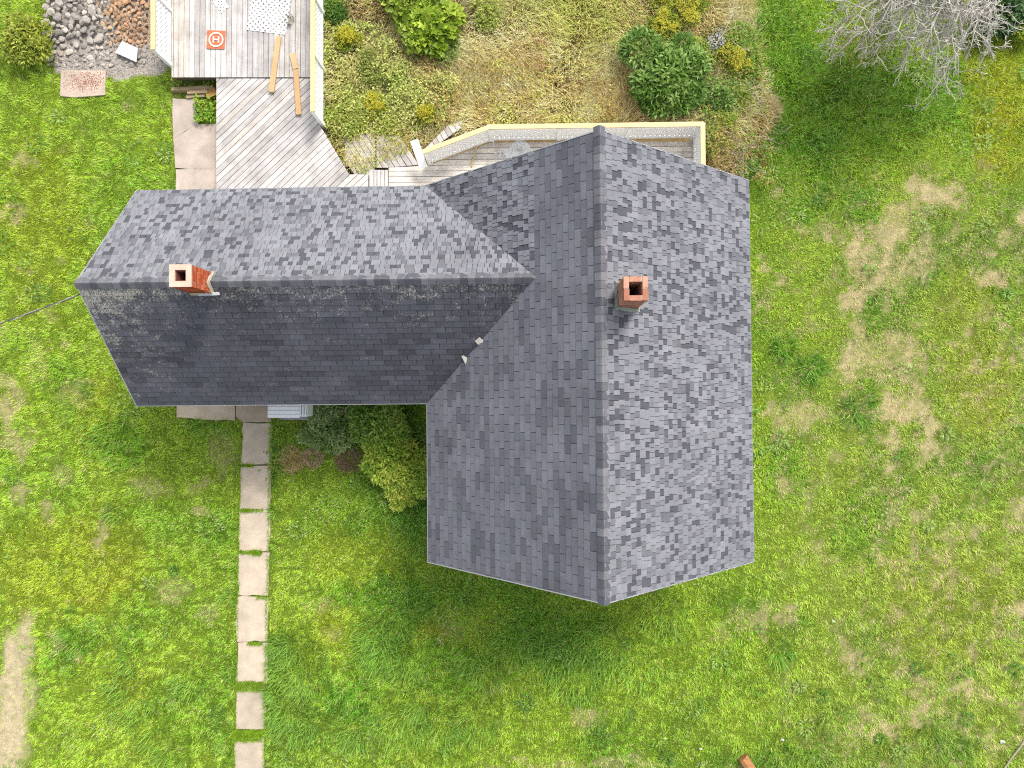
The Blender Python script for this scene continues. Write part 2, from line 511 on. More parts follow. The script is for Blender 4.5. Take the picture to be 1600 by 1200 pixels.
# --- drip edges along rakes and eaves
def strip(a, b, w=0.016, h=0.05, c=A(186, 185, 188)):
    a, b = Vector(a), Vector(b); d = (b - a).normalized(); s = d.cross(Vector((0, 0, 1))).normalized() * w; n = s.cross(d).normalized() * h
    V = [a - n, b - n, b - n + s, a - n + s, a + n * 0.25, b + n * 0.25, b + n * 0.25 + s, a + n * 0.25 + s]
    return link('drip_edge', mesh('drip_edge', np.array(V) - np.array((a + b) / 2), BOXF, M_WHITE, c), roof, (a + b) / 2)
lift = lambda q: q + np.array([0, 0, 0.002])
strip(lift(S_E.at(LM, 0)), lift(S_E.at(0, 0)))
strip(lift(S_E.at(0, 0)), lift(S_E.at(0, SLM))); strip(lift(S_E.at(LM, SLM)), lift(S_E.at(LM, 0)))
strip(lift(S_W.at(LM, 0)), lift(S_W.at(uS, 0)))
strip(lift(S_W.at(LM, SLM)), lift(S_W.at(LM, 0))); strip(lift(S_W.at(0, 0)), lift(S_W.at(0, SLM)))
strip(lift(S_S.at(LWG, 0)), lift(S_S.at(0, 0))); strip(lift(S_N.at(LWG, 0)), lift(S_N.at(0, 0)))
strip(lift(S_S.at(0, 0)), lift(S_S.at(0, SLW))); strip(lift(S_N.at(LWG, SLW)), lift(S_N.at(LWG, 0)))

# --- chimneys
def chimney(ctr, zbase, ztop, crown, red, label):
    st = Acc(); hw = 0.187
    for (x0, x1, y0, y1) in ((-hw, hw, -hw, -0.112), (-hw, hw, 0.112, hw), (-hw, -0.112, -0.112, 0.112), (0.112, hw, -0.112, 0.112)):
        st.add(boxv(x0, x1, y0, y1, zbase - 0.7, ztop - (0.012 if not crown else 0.02)), BOXF, A(228, 216, 200))
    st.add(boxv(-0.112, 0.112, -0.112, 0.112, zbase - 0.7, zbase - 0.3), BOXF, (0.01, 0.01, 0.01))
    o = link('chimney', st.mesh('chimney', M_CONC), house, (ctr[0], ctr[1], 0), (0, 0, TH))
    props(o, label)
    bl, bw, bh, cs = 0.186, 0.086, 0.050, 0.069
    metas = [mesh('brick', boxv(-bl / 2, bl / 2, -bw / 2, bw / 2, -bh / 2, bh / 2), BOXF, M_BRICK, c) for c in red]
    n = int((ztop - zbase + 0.35) / cs)
    for k in range(n):
        z = ztop - bh / 2 - k * cs - (0.035 if crown else 0)
        for (x, y, r) in ((-0.153, -0.1, 1), (-0.153, 0.1, 1), (0.153, -0.1, 1), (0.153, 0.1, 1), (0, -0.153, 0), (0, 0.153, 0)):
            if k % 2: x, y, r = -y, x, 1 - r
            b = bpy.data.objects.new('brick', metas[rs.integers(len(metas))])
            b.parent = o; b.location = (x + 0.002 * rs.standard_normal(), y + 0.002 * rs.standard_normal(), z)
            b.rotation_euler = (0, 0, r * PI / 2 + 0.012 * rs.standard_normal()); col.objects.link(b)
    return o
def skirt(o, S, ctr, half, c, flare, top):
    """a lumpy tar and mortar collar that follows the slopes below it"""
    V = []; F = []; nseg = 28
    for ring, (ex_, h) in enumerate(((0.003, top), (0.02, top * 0.55), (flare, 0.02), (flare + 0.012, -0.06))):
        for k in range(nseg):
            t = k / nseg * 4; s = int(t); f = t - s
            e = half + ex_ * (1 + 0.10 * rs.standard_normal() * (ring > 1))
            p = [(-e + 2 * e * f, -e), (e, -e + 2 * e * f), (e - 2 * e * f, e), (-e, e - 2 * e * f)][s]
            V.append((p[0], p[1], S(ctr[0] + p[0], ctr[1] + p[1]) + h * (1 + 0.25 * rs.standard_normal() * (ring in (0, 1)))))
    for r in range(3):
        for k in range(nseg):
            F.append([r * nseg + k, r * nseg + (k + 1) % nseg, (r + 1) * nseg + (k + 1) % nseg, (r + 1) * nseg + k])
    f = bpy.data.objects.new('flashing', mesh('flashing', V, F, M_CONC, c)); f.parent = o; col.objects.link(f)
def inv(q): return (cT * q[0] + sT * q[1], -sT * q[0] + cT * q[1])
def zroof(xw, yw):
    x, y = inv((xw, yw))
    z = ZE + RISE - abs(x - CX) * sm
    if x < CX - HW: z = -9
    if x < XI: z = max(z, ZE + WRISE - abs(y - YC) * sw)
    return z
ztE = 6.90
c1 = P(993.5, 450.5, ztE)
ch1 = chimney(c1, 5.6, ztE, False, [A(206, 146, 122), A(192, 128, 104), A(222, 168, 142), A(212, 154, 128)], 'brick chimney with open square flue beside the main ridge')
skirt(ch1, zroof, c1, 0.2, A(176, 178, 166), 0.05, 0.14)
ztW = 6.02
c2 = P(281.5, 430.5, ztW)
ch2 = chimney(c2, 5.2, ztW, True, [A(214, 104, 62), A(198, 88, 52), A(228, 122, 76), A(206, 96, 60)], 'brick chimney with pale mortar crown astride the wing ridge')
cr = Acc()
for (x0, x1, y0, y1) in ((-0.2, 0.2, -0.2, -0.1), (-0.2, 0.2, 0.1, 0.2), (-0.2, -0.1, -0.1, 0.1), (0.1, 0.2, -0.1, 0.1)):
    cr.add(boxv(x0, x1, y0, y1, ztW - 0.034, ztW), BOXF, A(238, 206, 184))
o = bpy.data.objects.new('crown', cr.mesh('crown', M_CONC)); o.parent = ch2; col.objects.link(o)
cr = Acc()
for (x0, x1, y0, y1) in ((-0.1, 0.1, -0.1, -0.085), (-0.1, 0.1, 0.085, 0.1), (-0.1, -0.085, -0.085, 0.085), (0.085, 0.1, -0.085, 0.085)):
    cr.add(boxv(x0, x1, y0, y1, ztW - 0.5, ztW - 0.03), BOXF, A(150, 92, 80))
o = bpy.data.objects.new('flue', cr.mesh('flue', M_BRICK)); o.parent = ch2; col.objects.link(o)
skirt(ch2, zroof, c2, 0.2, A(206, 194, 172), 0.03, 0.10)
a = P(318, 461.5, 5.08); b = P(345, 460, 5.08)
fl = link('flashing_strip', mesh('flashing_strip', boxv(-0.2, 0.2, -0.028, 0.028, -0.012, 0.012), BOXF, M_WHITE, A(228, 228, 232)), house, ((a + b) / 2) + np.array([0, 0, 0.0]), (math.radians(28), 0, math.radians(2)))
fl.location.z = zroof(*((a + b) / 2)[:2]) + 0.05

# --- white bay under the wing eave, with its grey footing
bx0, bx1 = P(418, 650, 2.3)[0], P(478, 650, 2.3)[0]
byS, byN = P(440, 651, 2.3)[1], H(-5, YC - WW + o_, 0)[1] - 0.004
bay = Acc(); bay.add(boxv(bx0, bx1, byS, byN, 1.8, 2.2), BOXF, (0.8, 0.8, 0.8))
bo = link('bay', bay.mesh('bay', M_WHITE), house, (0, 0, 0)); props(bo, 'white boarded bay under the wing eave')
for k in range(7):
    y0 = byS - 0.03 + k * (byN - byS + 0.03) / 7
    V = boxv(bx0 - 0.02, bx1 - 0.17, y0, y0 + (byN - byS) / 7 - 0.006, 2.2, 2.235 + 0.006 * (k % 2))
    link('siding_board', mesh('siding_board', V, BOXF, M_WHITE, np.array((0.81, 0.81, 0.81)) * (0.97 + 0.03 * (k % 2))), bo, (0, 0, 0))
wf = Acc()
for k in range(3): wf.add(boxv(bx1 - 0.16 + k * 0.06, bx1 - 0.13 + k * 0.06, byS + 0.02, byN - 0.004, 2.2, 2.26), BOXF, (0.72, 0.74, 0.73))
link('window_trim', wf.mesh('window_trim', M_WHITE), bo, (0, 0, 0))
ft = Acc(); p0 = P(438, 656, 0.4); p1 = P(481, 648, 0.4)
ft.add(boxv(p0[0], p1[0], p0[1] - 0.0, byS + 0.3, -0.1, 0.42), BOXF, A(172, 170, 172))
link('footing', ft.mesh('footing', M_CONC), house, (0, 0, 0))

# ================================================================= GROUND MAPS (albedo and height of the lawn)
# u, v, radius u, radius v, strength of the dry patches, in photo pixels at ground level
DRY = [(40, 252, 26, 10, .8), (15, 640, 16, 45, .95), (32, 700, 14, 26, .7), (28, 765, 9, 22, .85), (52, 672, 12, 12, .5), (75, 800, 9, 26, .8), (160, 838, 9, 24, .9),
       (98, 1002, 9, 14, .8), (120, 1026, 10, 9, .75), (90, 990, 8, 14, .7), (40, 975, 12, 24, .7), (235, 760, 22, 18, .5), (315, 765, 14, 14, .45), (312, 797, 8, 10, .7), (345, 712, 20, 40, .5), (100, 740, 26, 12, .5),
       (265, 925, 26, 16, .5), (320, 960, 22, 12, .45), (450, 700, 14, 14, .0), (460, 720, 22, 16, .95), (1465, 302, 38, 22, .95), (1440, 285, 22, 20, .7), (1405, 340, 26, 22, .7), (1385, 360, 24, 30, .8), (1335, 378, 14, 22, .95),
       (1340, 400, 22, 22, .7), (1380, 430, 40, 36, .55), (1440, 400, 26, 40, .5), (1332, 472, 16, 16, .95), (1344, 510, 10, 22, .75), (1372, 440, 10, 28, .6), (1330, 560, 18, 30, .75), (1380, 560, 60, 40, .45),
       (1425, 550, 18, 26, .6), (1428, 605, 10, 14, .9), (1410, 640, 42, 26, .85), (1450, 668, 16, 22, .8), (1392, 690, 14, 18, .8), (1395, 725, 14, 10, .6), (1450, 700, 22, 14, .75), (1265, 645, 32, 20, .55), (1215, 660, 16, 28, .6),
       (1305, 715, 16, 12, .55), (1217, 760, 12, 12, .5), (1250, 720, 9, 6, .7), (1390, 800, 10, 18, .55), (1400, 815, 8, 10, .6), (1556, 440, 22, 12, .98), (1528, 430, 10, 9, .7), (1549, 398, 10, 7, .8), (1545, 415, 8, 7, .7), (1522, 570, 6, 14, .8), (1547, 562, 12, 6, .75),
       (1597, 340, 8, 14, .7), (1590, 800, 20, 18, .6), (1230, 955, 14, 14, .7), (1335, 1030, 18, 14, .55), (1432, 1120, 12, 20, .85), (1380, 1140, 26, 10, .6), (1352, 1148, 10, 6, .6), (1590, 950, 16, 14, .7), (1180, 240, 20, 12, .5),
       (1205, 175, 16, 14, .95), (1212, 300, 10, 12, .6), (1255, 360, 10, 10, .5), (1220, 440, 6, 9, .75), (1190, 420, 6, 14, .7), (1188, 400, 5, 10, .8), (1180, 470, 6, 30, .6), (1295, 365, 9, 9, .6), (1200, 480, 8, 30, .3),
       (920, 1120, 22, 14, .65), (780, 1075, 14, 9, .5), (1165, 965, 26, 20, .5), (1125, 990, 18, 12, .45), (970, 1195, 60, 8, .6), (850, 1195, 90, 6, .5), (715, 985, 26, 10, .35), (530, 990, 14, 10, .4), (500, 945, 26, 12, .4), (1195, 970, 9, 30, .6),
       (1520, 1080, 30, 16, .4), (120, 620, 22, 18, .4), (60, 560, 14, 40, .3), (30, 340, 10, 16, .6), (5, 330, 10, 8, .8), (100, 400, 10, 8, .5), (35, 425, 10, 10, .6), (105, 535, 7, 7, .7), (75, 490, 12, 8, .5), (8, 520, 8, 24, .7), (5, 595, 10, 12, .8)]
BARE = [(22, 1050, 22, 60, 1.), (20, 1120, 26, 60, 1.), (10, 1180, 30, 50, 1.), (48, 1090, 14, 40, .6), (38, 1010, 16, 40, .8)]
LUSH = [(1230, 60, 80, 70, .4), (1290, 160, 130, 80, .5), (1400, 150, 140, 60, .55), (1310, 240, 100, 50, .5), (540, 1090, 40, 40, .9), (560, 1060, 60, 40, .5), (690, 1045, 60, 40, .6), (620, 925, 120, 30, .6), (760, 920, 60, 30, .6), (860, 1000, 90, 60, .6), (640, 800, 40, 30, .8),
        (560, 790, 60, 50, .35), (190, 690, 50, 34, .6), (330, 660, 40, 24, .5), (120, 990, 30, 30, .5), (210, 1000, 30, 20, .5), (95, 1030, 20, 30, .5), (380, 900, 30, 60, .4), (340, 830, 40, 40, .4), (1340, 640, 22, 22, .8), (1220, 545, 14, 16, .9), (1268, 575, 18, 16, .8), (1345, 320, 30, 40, .5),
        (1350, 820, 50, 50, .5), (1400, 770, 20, 20, .5), (1540, 750, 30, 40, .3), (1260, 330, 26, 18, .5), (1215, 1020, 16, 16, .8), (1510, 1050, 12, 8, .8), (1270, 980, 20, 12, .5), (1490, 1170, 30, 20, .6), (1260, 1180, 40, 16, .5), (1220, 740, 30, 60, .35), (1460, 430, 30, 30, .4), (1360, 480, 30, 30, .5), (1370, 590, 20, 30, .5), (1570, 480, 20, 50, .35),
        (215, 950, 40, 30, .4), (300, 1100, 60, 60, .3), (90, 600, 30, 30, .4), (420, 730, 10, 60, .5), (1180, 1190, 60, 10, .6), (700, 690, 40, 60, .6), (550, 760, 50, 20, .5)]
YELL = [(1560, 170, 50, 110, .8), (1530, 100, 40, 50, .5), (120, 880, 120, 80, .5), (60, 330, 80, 120, .35), (1500, 470, 60, 50, .35), (1530, 600, 60, 90, .45), (520, 980, 30, 30, .5), (1340, 270, 40, 40, .5), (30, 900, 30, 60, .5), (190, 930, 40, 40, .3), (60, 460, 60, 60, .3), (1480, 940, 110, 90, .35), (150, 640, 30, 60, .4), (680, 980, 30, 20, .4), (560, 870, 80, 60, .3), (200, 1060, 40, 26, .4)]
def blobs(uv, lst, warp=9.0):
    u = uv[:, 0] + (N1(uv[:, 0] / 17, uv[:, 1] / 17, 3) - 0.5) * warp * 4.5
    v = uv[:, 1] + (N2(uv[:, 0] / 17, uv[:, 1] / 17, 3) - 0.5) * warp * 4.5
    r = np.zeros(len(uv))
    for (a, b, ru, rv, s) in lst:
        d = ((u - a) / ru) ** 2 + ((v - b) / rv) ** 2
        r = np.maximum(r, s * np.clip(1.5 - d, 0, 1))
    return r
G_BASE = np.array(A(170, 205, 62)); G_DEEP = np.array(A(98, 158, 40)); G_YEL = np.array(A(194, 204, 46)); G_PALE = np.array(A(212, 216, 126))
G_TAN = np.array(A(228, 210, 162)); G_BARE = np.array(A(208, 192, 154)); G_OLIVE = np.array(A(150, 150, 44))
def lawn(x, y):
    """(albedo, dryness, bare, lushness) of the lawn at ground places"""
    uv = PX(np.stack([x, y, np.zeros_like(x)], 1))
    n1 = N1(x * 0.55, y * 0.55, 3); n2 = N2(x * 1.7, y * 1.7, 3); n3 = N3(x * 4.5, y * 4.5, 2)
    n5 = N2(x * 11 + 3, y * 11, 2)
    n6 = N4(x * 19, y * 19, 2)
    dry = np.clip(blobs(uv, DRY) * np.where(uv[:, 0] < 1180, 0.62, 0.95) * np.clip(-0.25 + 0.9 * n3 + 0.9 * n5 + 0.9 * n6, 0, 1.6) + np.clip((n2 - 0.76) * 2.2, 0, .4), 0, 1)
    right = np.clip((uv[:, 0] - 1180) / 160, 0, 1) * np.clip((uv[:, 1] - 240) / 120, 0, 1)
    dry = np.clip(dry + right * np.clip((n3 - 0.5) * 1.4 + (n2 - 0.52) * 1.2 + (n5 - .5) * 1.2, 0, 0.7), 0, 1)
    bare = blobs(uv, BARE, 6); lush = np.clip(blobs(uv, LUSH, 14) * (0.6 + 0.8 * n2), 0, 1); yel = blobs(uv, YELL, 16) * (0.5 + n2)
    t = np.clip((n1 - 0.35) * 1.9 + (n2 - 0.5) * 1.5, 0, 1)[:, None]
    c = G_BASE * (1 - 0.7 * t) + G_DEEP * 0.7 * t
    left = np.clip((420 - uv[:, 0]) / 300, 0, 1)[:, None]
    c = c * (1 - 0.5 * left) + G_BASE * 1.12 * 0.5 * left
    yel = np.clip(yel, 0, 1)[:, None]; c = c * (1 - yel) + (G_YEL * 0.75 + G_OLIVE * 0.25) * yel
    rr = (0.22 * right)[:, None]; c = c * (1 - rr) + G_PALE * 0.8 * rr
    l = lush[:, None]; c = c * (1 - l) + G_DEEP * l
    return c, dry, bare, lush
def gz(x, y): return (N4(x * 0.35, y * 0.35, 2) - 0.5) * 0.10

# ground sheet: fine inside the view, one far skirt out to the horizon
gx = np.arange(-18.0, 18.001, 0.12); gy = np.arange(-14.4, 14.401, 0.12)
X, Y = np.meshgrid(gx, gy, indexing='ij'); xs, ys = X.ravel(), Y.ravel()
c_, d_, b_, l_ = lawn(xs, ys)
BED = [(505, -60), (1172, -60), (1176, 60), (1180, 130), (1200, 175), (1200, 280), (505, 290)]
uvg = PX(np.stack([xs, ys, np.zeros_like(xs)], 1))
bed = inpoly(uvg[:, 0] + (N1(xs * 2, ys * 2, 2) - .5) * 22, uvg[:, 1], BED)
RUB = [(72, -60), (80, 30), (84, 112), (130, 118), (190, 122), (225, 122), (262, 112), (262, -60)]
rub = inpoly(uvg[:, 0] + (N1(xs * 2.4, ys * 2.4, 2) - .5) * 16, uvg[:, 1] + (N2(xs * 2.4, ys * 2.4, 2) - .5) * 16, RUB)
thatch = c_ * 0.36 + np.array(A(104, 96, 46)) * 0.22
d_ = d_ * 0.8
gc = thatch * (1 - d_[:, None]) + G_TAN * 0.82 * d_[:, None]
gc = gc * (1 - b_[:, None]) + G_BARE * b_[:, None]
gc[bed] = np.array(A(150, 126, 82))
gc[rub] = np.array(A(196, 187, 176))
zz = gz(xs, ys)
ny = len(gy); ii = np.arange(len(gx) - 1)[:, None] * ny + np.arange(ny - 1)[None, :]
GF = np.stack([ii, ii + ny, ii + ny + 1, ii + 1], -1).reshape(-1, 4)
g = link('ground', mesh('ground', np.stack([xs, ys, zz], 1), GF, M_SOIL, gc, smooth=True)); props(g, kind='structure')
ring = Acc()
for (r0, r1) in ((0, 1),):
    a = [(-18, -14.4), (18, -14.4), (18, 14.4), (-18, 14.4)]; bq = [(-900, -900), (900, -900), (900, 900), (-900, 900)]
    ring.add([(p[0] * 0.995, p[1] * 0.995, -0.06) for p in a] + [(p[0], p[1], -0.06) for p in bq], [[i, i + 4, (i + 1) % 4 + 4, (i + 1) % 4] for i in range(4)], G_BASE * 0.30 + np.array(A(104, 96, 46)) * 0.2)
props(link('lawn_field', ring.mesh('lawn_field', M_SOIL)), kind='structure')

# ================================================================= PATHS
C_SLAB = A(218, 201, 178)
path = bpy.data.objects.new('path', None); col.objects.link(path); path.location = tuple(P(396, 900)); props(path, kind='structure')
def slab(pts, z=0.05, c=C_SLAB, k=1.0, parent=path):
    poly = [tuple(P(u, v, z)[:2]) for u, v in pts]
    # rough the outline a little
    out = []
    for i in range(len(poly)):
        a, b = np.array(poly[i]), np.array(poly[(i + 1) % len(poly)])
        m = max(1, int(np.linalg.norm(b - a) / 0.16))
        for j in range(m): out.append(tuple(a + (b - a) * j / m + rs.normal(0, 0.011, 2)))
    ctr = np.mean(poly, 0)
    V, F = prism([(p[0] - ctr[0], p[1] - ctr[1]) for p in out], -0.25, 0)
    return link('paving_slab', mesh('paving_slab', V, F, M_CONC, np.array(c) * k), parent, (ctr[0], ctr[1], z), (rs.normal(0, 0.004), rs.normal(0, 0.004), 0))
VS = [661, 727, 797, 862, 931, 1003, 1070, 1148, 1226, 1300]
def lx(v): return 377.5 - (v - 660) * 0.0195
def rx(v): return 425 - (v - 660) * 0.0215
gapw = [1.0, 1.2, 1.6, 1.8, 1.0, 1.4, 9, 10, 9]
SLABS_PX = []
for i in range(len(VS) - 1):
    v0, v1 = VS[i] + gapw[max(i - 1, 0)] if i else VS[i], VS[i + 1] - (gapw[i] if i > 5 else 0.7)
    if i > 6: v0 = VS[i] + 6
    pts = [(lx(v0) + rs.normal(0, 1), v0), (rx(v0) + rs.normal(0, 1), v0), (rx(v1) + rs.normal(0, 1), v1), (lx(v1) + rs.normal(0, 1), v1)]
    SLABS_PX.append(pts); slab(pts, k=[1.0, 0.95, 1.02, 1.03, 1.06, 1.04, .88, .93, 1.0][i])
for pts, k in (([(276, 610), (367, 610), (367, 656), (340, 657), (310, 655), (276, 652)], 1.03), ([(368.2, 610), (418, 610), (424, 659.5), (378, 659.5), (368.2, 650)], 0.82)):
    SLABS_PX.append(pts); slab(pts, k=k, c=A(222, 202, 176))
for pts, k in (([(269, 154), (308, 154), (308, 193), (270.5, 217)], .86), ([(270.6, 218), (308, 194), (339, 194), (339, 264), (274, 263)], .9), ([(274, 264), (339, 265), (339, 320), (275, 320)], .94)):
    SLABS_PX.append(pts); slab(pts, k=k * 1.14, c=A(208, 192, 178))

# ================================================================= DECKS
deck_cols = [A(228, 222, 217), A(218, 213, 210), A(234, 229, 223), A(208, 202, 198), A(224, 216, 206)]
def boards(parent, regions, ang, z, width=0.125, gap=0.013, th=0.035, tone=1.0, jitter=0.0, skip=0.0, warm=(1, 1, 1)):
    """one object per board: strips at angle ang clipped to convex world polygons"""
    ca, sa = math.cos(ang), math.sin(ang)
    L = [[(p[0] * ca + p[1] * sa, -p[0] * sa + p[1] * ca) for p in r] for r in regions]
    ymin = min(p[1] for r in L for p in r); ymax = max(p[1] for r in L for p in r)
    y = ymin; k = 0
    while y < ymax:
        w = min(width, ymax - y)
        pieces = []
        for r in L:
            q = clip([(-60, y), (60, y), (60, y + w), (-60, y + w)], ccw(r))
            if len(q) >= 3: pieces.append(q)
        if pieces and w > 0.03 and rs.random() >= skip:
            x0 = min(p[0] for q in pieces for p in q); x1 = max(p[0] for q in pieces for p in q)
            cx, cy = (x0 + x1) / 2, y + w / 2
            ac = Acc(); c = np.array(deck_cols[rs.integers(5)]) * tone * (0.95 + 0.1 * rs.random()) * np.array(warm)
            for q in pieces:
                V, F = prism([(p[0] - cx, p[1] - cy) for p in q], -th, 0); ac.add(V, F, c)
            wx, wy = cx * ca - cy * sa, cx * sa + cy * ca
            link('board', ac.mesh('board', M_DECK), parent, (wx, wy, z + rs.normal(0, 0.002)), (0, 0, ang + rs.normal(0, jitter)))
        y += width + gap; k += 1
def wp(pts, z): return [tuple(P(u, v, z)[:2]) for u, v in pts]
def frame_under(parent, poly, z, c=A(120, 108, 92)):
    ctr = np.mean(poly, 0)
    V, F = prism([tuple(ctr + (np.array(p) - ctr) * 0.985 - ctr) for p in poly], -0.2, 0)
    link('deck_frame', mesh('deck_frame', V, F, M_OLDWOOD, c), parent, (ctr[0], ctr[1], z - 0.04))
def bar(name, parent, a, b, w, h, mat, c, roll=0.0):
    """a squared timber from a to b (world places), width w, height h"""
    a, b = Vector(a), Vector(b); d = b - a; L = d.length
    me = mesh(name, boxv(-L / 2, L / 2, -w / 2, w / 2, -h / 2, h / 2), BOXF, mat, c)
    q = d.to_track_quat('X', 'Z').to_euler()
    return link(name, me, parent, (a + b) / 2, q)
WHITE = (0.82, 0.82, 0.81); NEW = A(244, 222, 168)
def lattice(name, parent, a, b, z0, z1, pitch=0.122, lw=0.053, flat=None):
    """crossed laths between a and b (xy places) from z0 to z1: real strips clipped to the panel"""
    a, b = np.array(a[:2]), np.array(b[:2]); L = np.linalg.norm(b - a); hgt = z1 - z0
    ac = Acc(); rect = [(0, 0), (L, 0), (L, hgt), (0, hgt)]
    for sgn in (1, -1):
        t = -hgt if sgn == 1 else 0.0
        while t < L + hgt:
            q = [(t, 0), (t + lw * 1.414, 0), (t + lw * 1.414 + sgn * hgt, hgt), (t + sgn * hgt, hgt)]
            q = clip(ccw(q), rect)
            if len(q) >= 3:
                V, F = prism(q, -0.005 if sgn > 0 else 0.0008, -0.0008 if sgn > 0 else 0.005); ac.add(V, F, WHITE)
            t += pitch
    o = link(name, ac.mesh(name, M_WHITE), parent, (a[0], a[1], z0), (PI / 2, 0, math.atan2(b[1] - a[1], b[0] - a[0])))
    return props(o, kind='stuff')
def railing(parent, pts, zd, zr, post_at=True, rail_c=NEW, side=1):
    """posts, white bottom and top frame, lattice panels and a new wood cap along a polyline of world places"""
    r = bpy.data.objects.new('railing', None); col.objects.link(r); r.parent = parent
    r.location = Vector((pts[0][0], pts[0][1], zd)) - wloc(parent)
    for i in range(len(pts) - 1):
        a, b = np.array(pts[i][:2]), np.array(pts[i + 1][:2]); d = b - a; L = np.linalg.norm(d); d = d / L; nrm = np.array([-d[1], d[0]]) * side
        n = max(1, round(L / 1.5))
        for k in range(n):
            p, q = a + d * (L * k / n), a + d * (L * (k + 1) / n)
            bar('bottom_rail', r, (*(p + d * 0.05), zd + 0.09), (*(q - d * 0.05), zd + 0.09), 0.04, 0.09, M_WHITE, WHITE)
            bar('upper_rail', r, (*(p + d * 0.05), zr - 0.07), (*(q - d * 0.05), zr - 0.07), 0.04, 0.07, M_WHITE, WHITE)
            lattice('lattice_panel', r, p + d * 0.05, q - d * 0.05, zd + 0.13, zr - 0.1)
            bar('post', r, (*(p), zd - 0.3), (*(p), zr - 0.025), 0.09, 0.09, M_WHITE, WHITE)
        if i == len(pts) - 2: bar('post', r, (*b, zd - 0.3), (*b, zr - 0.025), 0.09, 0.09, M_WHITE, WHITE)
        m = max(1, round(L / 2.3)); ext = 0.06
        for k in range(m):
            p, q = a + d * (-ext + (L + 2 * ext) * k / m), a + d * (-ext + (L + 2 * ext) * (k + 1) / m - 0.004)
            bar('top_rail', r, (*(p + nrm * 0.03), zr + 0.0 + 0.003 * i), (*(q + nrm * 0.03), zr + 0.003 * i), 0.112, 0.038, M_NEWWOOD, np.array(rail_c) * (0.96 + 0.08 * rs.random()))
    return r

ZD = 0.5
# rear deck: boards run up and down the picture
rear = root('deck', P(380, 60, 0), 'weathered deck of straight boards carrying the orange landing mat', 'deck')
RD = wp([(268, -70), (494, -70), (494, 120.5), (268, 120.5)], ZD)
boards(rear, [RD], PI / 2, ZD); frame_under(rear, RD, ZD)
railing(rear, [P(264.5, -70, ZD + 0.02), P(264.5, 99, ZD + 0.02)], ZD - 0.1, ZD + 0.85, side=1)
RR_END = P(502, 194, ZD)
railing(rear, [P(503, -70, ZD), P(503, 192, ZD)], ZD - 0.1, ZD + 0.85, side=1)
# diagonal deck
diag = root('deck', P(430, 220, 0), 'weathered deck of slanting boards between the house and the straight-boarded deck', 'deck')
D1 = wp([(338, 122.5), (495, 122.5), (500, 196), (500, 325), (338, 325)], ZD - 0.03)
D1b = wp([(500, 196), (545, 272), (556, 325), (500, 325)], ZD - 0.03)
D2 = wp([(545.2, 272.5), (575.5, 272.5), (575.5, 325), (556.2, 325)], ZD - 0.03)
boards(diag, [D1, D1b, D2], math.radians(43), ZD - 0.03); frame_under(diag, D1, ZD - 0.04); frame_under(diag, D1b, ZD - 0.045)
# short crossing strip
strip_ = root('deck_step', P(592, 285, 0), 'small square of narrow boards linking the slanting deck to the railed side deck', 'deck step')
D3 = wp([(576.5, 265.5), (606.5, 265.5), (606.5, 325), (576.5, 325)], ZD + 0.02)
boards(strip_, [D3], PI / 2, ZD + 0.02, width=0.085, gap=0.014); frame_under(strip_, D3, ZD + 0.02)
# railed side deck
side = root('deck', P(850, 250, 0), 'side deck with white lattice railing under the north gable', 'deck')
zs = ZD + 0.02
SDK = wp([(607.5, 262), (655, 259), (668, 259), (720, 232), (768, 224), (1086, 222), (1086, 325), (607.5, 325)], zs)
SD1 = wp([(607.5, 262), (668, 259), (668, 325), (607.5, 325)], zs); SD2 = wp([(668, 258.8), (768, 222), (1086, 221), (1086, 325), (668, 325)], zs)
boards(side, [SD1, SD2], 0.0, zs, width=0.13, tone=1.22, warm=(1.03, 1.0, 0.94)); frame_under(side, SD2, zs); frame_under(side, SD1, zs - 0.004)
zr = zs + 0.80
railing(side, [P(672, 255, zs), P(768, 219, zs), P(1084, 215, zs), P(1085, 330, zs)], zs - 0.02, zr, side=1)
# the white board that closes the end of the side railing
endb = bar('end_board', side, P(647, 219, zr - .1), P(662, 262, zs + 0.3), 0.20, 0.03, M_WHITE, WHITE)
# broken landings beyond the decks
LAND = [('deck_platform', [(541, 208), (586, 208), (586, 275), (556, 275), (538, 250)], 'overgrown low wooden platform beside the slanting deck corner', 0.22),
        ('deck_platform', [(588.5, 212), (624, 212), (656, 257), (607, 262), (588.5, 262)], 'bleached low wooden platform against the white railing end board', 0.26),
        ('deck_platform', [(655, 210), (700, 196), (712, 184), (722, 188), (720, 200), (672, 234), (664, 234)], 'narrow weathered platform tucked outside the slanted railing corner', 0.3)]
for nm, pts, lab, z in LAND:
    w = wp(pts, z); r_ = root(nm, (*np.mean(w, 0), 0), lab, 'platform')
    boards(r_, [w], math.radians(-58 if pts[0][0] < 650 else -60), z, tone=0.98, jitter=0.006)

